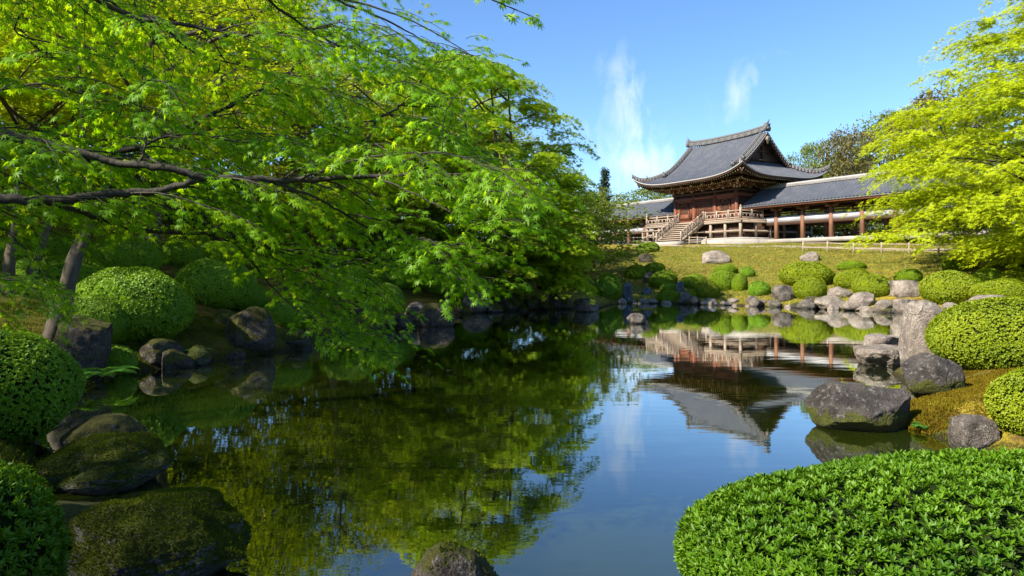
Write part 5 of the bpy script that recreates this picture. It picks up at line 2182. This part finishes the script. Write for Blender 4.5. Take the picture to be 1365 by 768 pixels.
# a row of small edging stones where the far lawn meets the water, and along the left bank
rnge = np.random.default_rng(77)
protos = []
for k in range(4):
    o, _, _ = rock((0, 0, 0), (.5, .42, .22), ['rock_grey', 'rock_gold', 'rock_dark', 'rock_pale'][k], 'small weathered edging stone in the row along the far waterline', 900 + k, sub=3, cuts=7, rough=.14, name='edging_stone')
    protos.append(o)
SP = [(5.0, 32.2), (5.6, 33.0), (6.2, 33.15), (7.1, 32.9), (8.0, 32.4), (8.9, 31.9), (9.6, 31.6), (10.8, 30.8), (12.0, 30.0), (12.7, 29.3), (13.4, 28.6), (13.9, 27.7), (14.2, 27.0), (15.0, 26.3)]
SP2 = [(-6.45, 11.2), (-6.0, 12.4), (-5.4, 13.3), (-4.7, 14.6), (-4.5, 16.5), (-4.0, 18.6), (-3.2, 20.4), (-2.9, 22.0), (-2.2, 24.5), (-1.3, 26.4), (.3, 27.8), (2.2, 28.6), (3.8, 29.2)]
used = [0, 0, 0, 0]
for li, (line, n, grp, lab) in enumerate([(SP, 30, 'small edging stones along the far waterline', 'small weathered edging stone in the row along the far waterline'),
                                          (SP2, 20, 'small dark stones along the shaded left waterline', 'small dark stone in the row along the shaded left waterline')]):
    A = np.array(line)
    cl_ = np.concatenate([[0], np.cumsum(np.linalg.norm(np.diff(A, axis=0), axis=1))])
    for i in range(n):
        t = (i + rnge.uniform(.1, .9)) / n * cl_[-1]
        x, y = np.interp(t, cl_, A[:, 0]), np.interp(t, cl_, A[:, 1])
        x, y = x + rnge.normal(0, .12), y + rnge.normal(.05, .10)
        k = int(rnge.choice([0, 1, 2, 2, 3])) if li == 0 else 2
        s = rnge.uniform(.5, 1.5)
        loc = (x, y, max(gh(x, y), -.02) - .05)
        if used[k] == 0 and li == 0:
            o = protos[k]
            o.location = loc
        else:
            o = protos[k].copy()
            COL.objects.link(o)
            o.location = loc
        used[k] += 1
        o.rotation_euler = (0, 0, rnge.uniform(0, 6.28))
        o.scale = (s * rnge.uniform(.8, 1.4), s, s * rnge.uniform(.7, 1.5))
        o['label'], o['group'] = lab, grp
# foreground and hero rocks
rock_px(293, 367, 408, 473, 'rock_dark', 'upright mossy-crowned boulder at the water on the left bank', 410, sub=5, cuts=7, rough=.09, depk=.8)
rock_px(68, 146, 420, 503, 'rock_dark', 'tall flat-faced rock with a mossy cap at the foot of the leaning trunk', 411, sub=5, box=.35, cuts=8, depk=.9)
rock_px(1207, 1263, 402, 486, 'rock_pale', 'tall pale pillar-like rock on the right bank', 412, sub=5, box=.35, cuts=8, depk=.8)
rock_px(1139, 1213, 461, 489, 'rock_gold', 'flat lower slab with golden moss standing in the water below the pillar rock', 413, sub=5, box=.25, cuts=6, flat_top=.30, depk=.8, rough=.14, inwater=1)
rock_px(1150, 1208, 445, 482, 'rock_pale', 'pale slab forming the upper step behind the flat slab in the water', 433, sub=5, box=.3, cuts=6, flat_top=.35, depk=.6, rough=.12, inwater=1)
rock_px(1199, 1287, 471, 529, 'rock_mossfoot', 'dark pointed rock on the moss in front of the big olive-green dome', 414, sub=5, cuts=9, depk=.7)
rock_px(1083, 1219, 511, 577, 'rock_mossfoot', 'large dark boulder with a mossy foot lying in the water', 415, sub=6, cuts=10, rough=.08, depk=.72, inwater=1)
rock_px(1269, 1327, 552, 604, 'rock_grey', 'small grey block at the water before the right-edge shrub', 416, sub=5, box=.55, cuts=6, depk=.8, inwater=1)
NEAR_ROCKS = []
NEAR_ROCKS.append(rock((-3.38, 5.75, 0), (1.06, .95, .37), 'rock_mossy', 'flat mossy rock lying in the dark water at the left', 440, sub=6, cuts=7, rough=.15))
NEAR_ROCKS.append(rock((-2.03, 3.98, 0), (1.02, .86, .46), 'rock_mossy', 'biggest mossy rock with pale streaks at the bottom left', 421, sub=6, cuts=8, rough=.17))
NEAR_ROCKS.append(rock((-.27, 3.22, 0), (.46, .42, .50), 'rock_dark', 'dark rock with moss cut by the bottom edge near the middle', 427, sub=6, cuts=5, rough=.09))
rock((-2.9, 4.55, .02), (.6, .6, .22), 'rock_dark', 'low dark stone between the flat mossy rock and the bottom left shrub', 423, sub=5)
rock((-3.9, 6.6, .02), (.7, .6, .35), 'rock_dark', 'dark stone at the foot of the shrub on the left edge', 424, sub=5)

# moss tufts raised on the nearest mossy rocks
for k, (o, V, V0) in enumerate(NEAR_ROCKS):
    rngm = np.random.default_rng(500 + k)
    me = o.data
    co = np.empty(len(me.vertices) * 3, dtype=np.float32)
    me.vertices.foreach_get('co', co)
    co = co.reshape(-1, 3)
    no = np.empty(len(me.vertices) * 3, dtype=np.float32)
    me.vertex_normals.foreach_get('vector', no)
    no = no.reshape(-1, 3)
    tri = np.array([p.vertices[:] for p in me.polygons])
    A = np.linalg.norm(np.cross(co[tri[:, 1]] - co[tri[:, 0]], co[tri[:, 2]] - co[tri[:, 0]]), axis=1)
    n = [34000, 42000, 12000][k]
    t = rngm.choice(len(tri), n, p=A / A.sum())
    r1, r2 = rngm.random(n), rngm.random(n)
    s1 = np.sqrt(r1)
    b0, b1, b2 = 1 - s1, s1 * (1 - r2), s1 * r2
    P = co[tri[t, 0]] * b0[:, None] + co[tri[t, 1]] * b1[:, None] + co[tri[t, 2]] * b2[:, None]
    N_ = unit(no[tri[t, 0]] * b0[:, None] + no[tri[t, 1]] * b1[:, None] + no[tri[t, 2]] * b2[:, None])
    nzv = np.array([mn.noise(Vector(q) * 3.3 + Vector((k * 7, 0, 0))) + .5 * mn.noise(Vector(q) * 9) for q in P.tolist()])
    keep = (N_[:, 2] * .6 + nzv * .9 > ([.0, .02, .38][k])) & (P[:, 2] > .02)
    P, N_ = P[keep], N_[keep]
    mb = MB()
    ax = unit(N_ + rngm.normal(0, .45, P.shape) + np.array([0, 0, .2]))
    sd = unit(rngm.normal(size=P.shape))
    mb.scatter(BLADE[0], BLADE[1], P - N_ * .003, ax, sd, np.column_stack([rngm.uniform(.010, .022, len(P)), rngm.uniform(.02, .04, len(P)), np.ones(len(P))]), None)
    mb.build('moss', M['moss_tuft'], o)

# rust and golden moss cushion on the right bank
def patch(name, label, cx_, cy_, rx, ry, n, mats, hts, seed, wd=(.02, .05), zoff=0.0, cond=None, lump=.05):
    rngp = np.random.default_rng(seed)
    th, rr = rngp.random(n) * 6.283, np.sqrt(rngp.random(n))
    X, Y = cx_ + rx * rr * np.cos(th), cy_ + ry * rr * np.sin(th)
    Z = ground_h(X, Y)
    k = Z > .01
    if cond is not None:
        k &= cond(X, Y)
    X, Y, Z = X[k], Y[k], Z[k]
    P = np.column_stack([X, Y, Z - .005 + zoff])
    ax = unit(rngp.normal(0, .5, P.shape) + np.array([0, 0, 1.0]))
    mb = MB()
    mb.scatter(BLADE[0], BLADE[1], P, ax, unit(rngp.normal(size=P.shape)), np.column_stack([rngp.uniform(*hts, len(P)), rngp.uniform(*wd, len(P)), np.ones(len(P))]), None)
    o = mb.build(name, M[mats])
    tag(o, label, 'moss' if 'moss' in name else 'grass', None, 'stuff')
    return o


patch('moss', 'rust and golden moss carpet between the boulders on the right bank', 5.6, 8.6, 1.9, 1.7, 90000, 'moss_gold', (.02, .055), 601, (.05, .11))
patch('moss', 'green moss along the near right bank', 3.6, 5.4, 3.2, 2.6, 40000, 'moss_tuft', (.02, .05), 602, (.04, .09))
patch('moss', 'deep green moss on the shaded left bank', -6.6, 8.5, 3.6, 6.5, 90000, 'moss_tuft', (.02, .05), 603, (.05, .10))
patch('grass', 'short dry grass on the lawn below the temple', 14.5, 43.0, 17, 14, 150000, 'grass', (.06, .15), 604, (.06, .14))

# ferns by the water on the left bank
def fern(loc, n, L_, seed, label):
    rngf = np.random.default_rng(seed)
    root = thing('fern', label, 'fern', loc)
    st_, lf = MB(), MB()
    for i in range(n):
        a = i / n * 6.283 + rngf.normal(0, .2)
        d = np.array([math.cos(a), math.sin(a), 0])
        l_ = L_ * rngf.uniform(.7, 1.1)
        ts = np.linspace(0, 1, 16)
        P = d * (ts * l_)[:, None] + np.array([0, 0, 1.0]) * (l_ * (.85 * ts - .75 * ts ** 2))[:, None]
        st_.tube(P[::3], np.linspace(.004, .0015, len(P[::3])), 4, cap=False)
        D_ = unit(np.gradient(P, axis=0))
        for s in (-1, 1):
            sdv = np.cross(D_, np.array([0, 0, 1.0])) * s
            ax = unit(sdv + D_ * .4 + np.array([0, 0, -.15]))
            sc = l_ * .30 * np.sin(np.pi * np.clip(ts * .93 + .06, 0, 1)) ** .8 + .005
            lf.scatter(OVAL[0], OVAL[1], P, ax, np.tile([0, 0, 1.0], (len(P), 1)) + rngf.normal(0, .1, P.shape), sc * .8, None)
    st_.build('stalks', M['fern'], root)
    lf.build('fronds', M['fern'], root)
    return root


g = on_ground(258, 470)
fern((g.x, g.y, g.z), 9, .34, 701, 'small green fern at the water between the wide low rock and the mossy stone')
g = on_ground(225, 470)
fern((g.x, g.y, g.z), 8, .28, 702, 'fern in front of the wide low rock on the left bank')
g = on_ground(150, 515)
fern((g.x - .1, g.y - .1, g.z + .15), 9, .5, 703, 'fern frond reaching over the water beside the left-edge shrub')
g = on_ground(1235, 572)
fern((g.x, g.y + .05, max(g.z, .02)), 7, .16, 704, 'tiny fern at the water behind the large dark boulder')
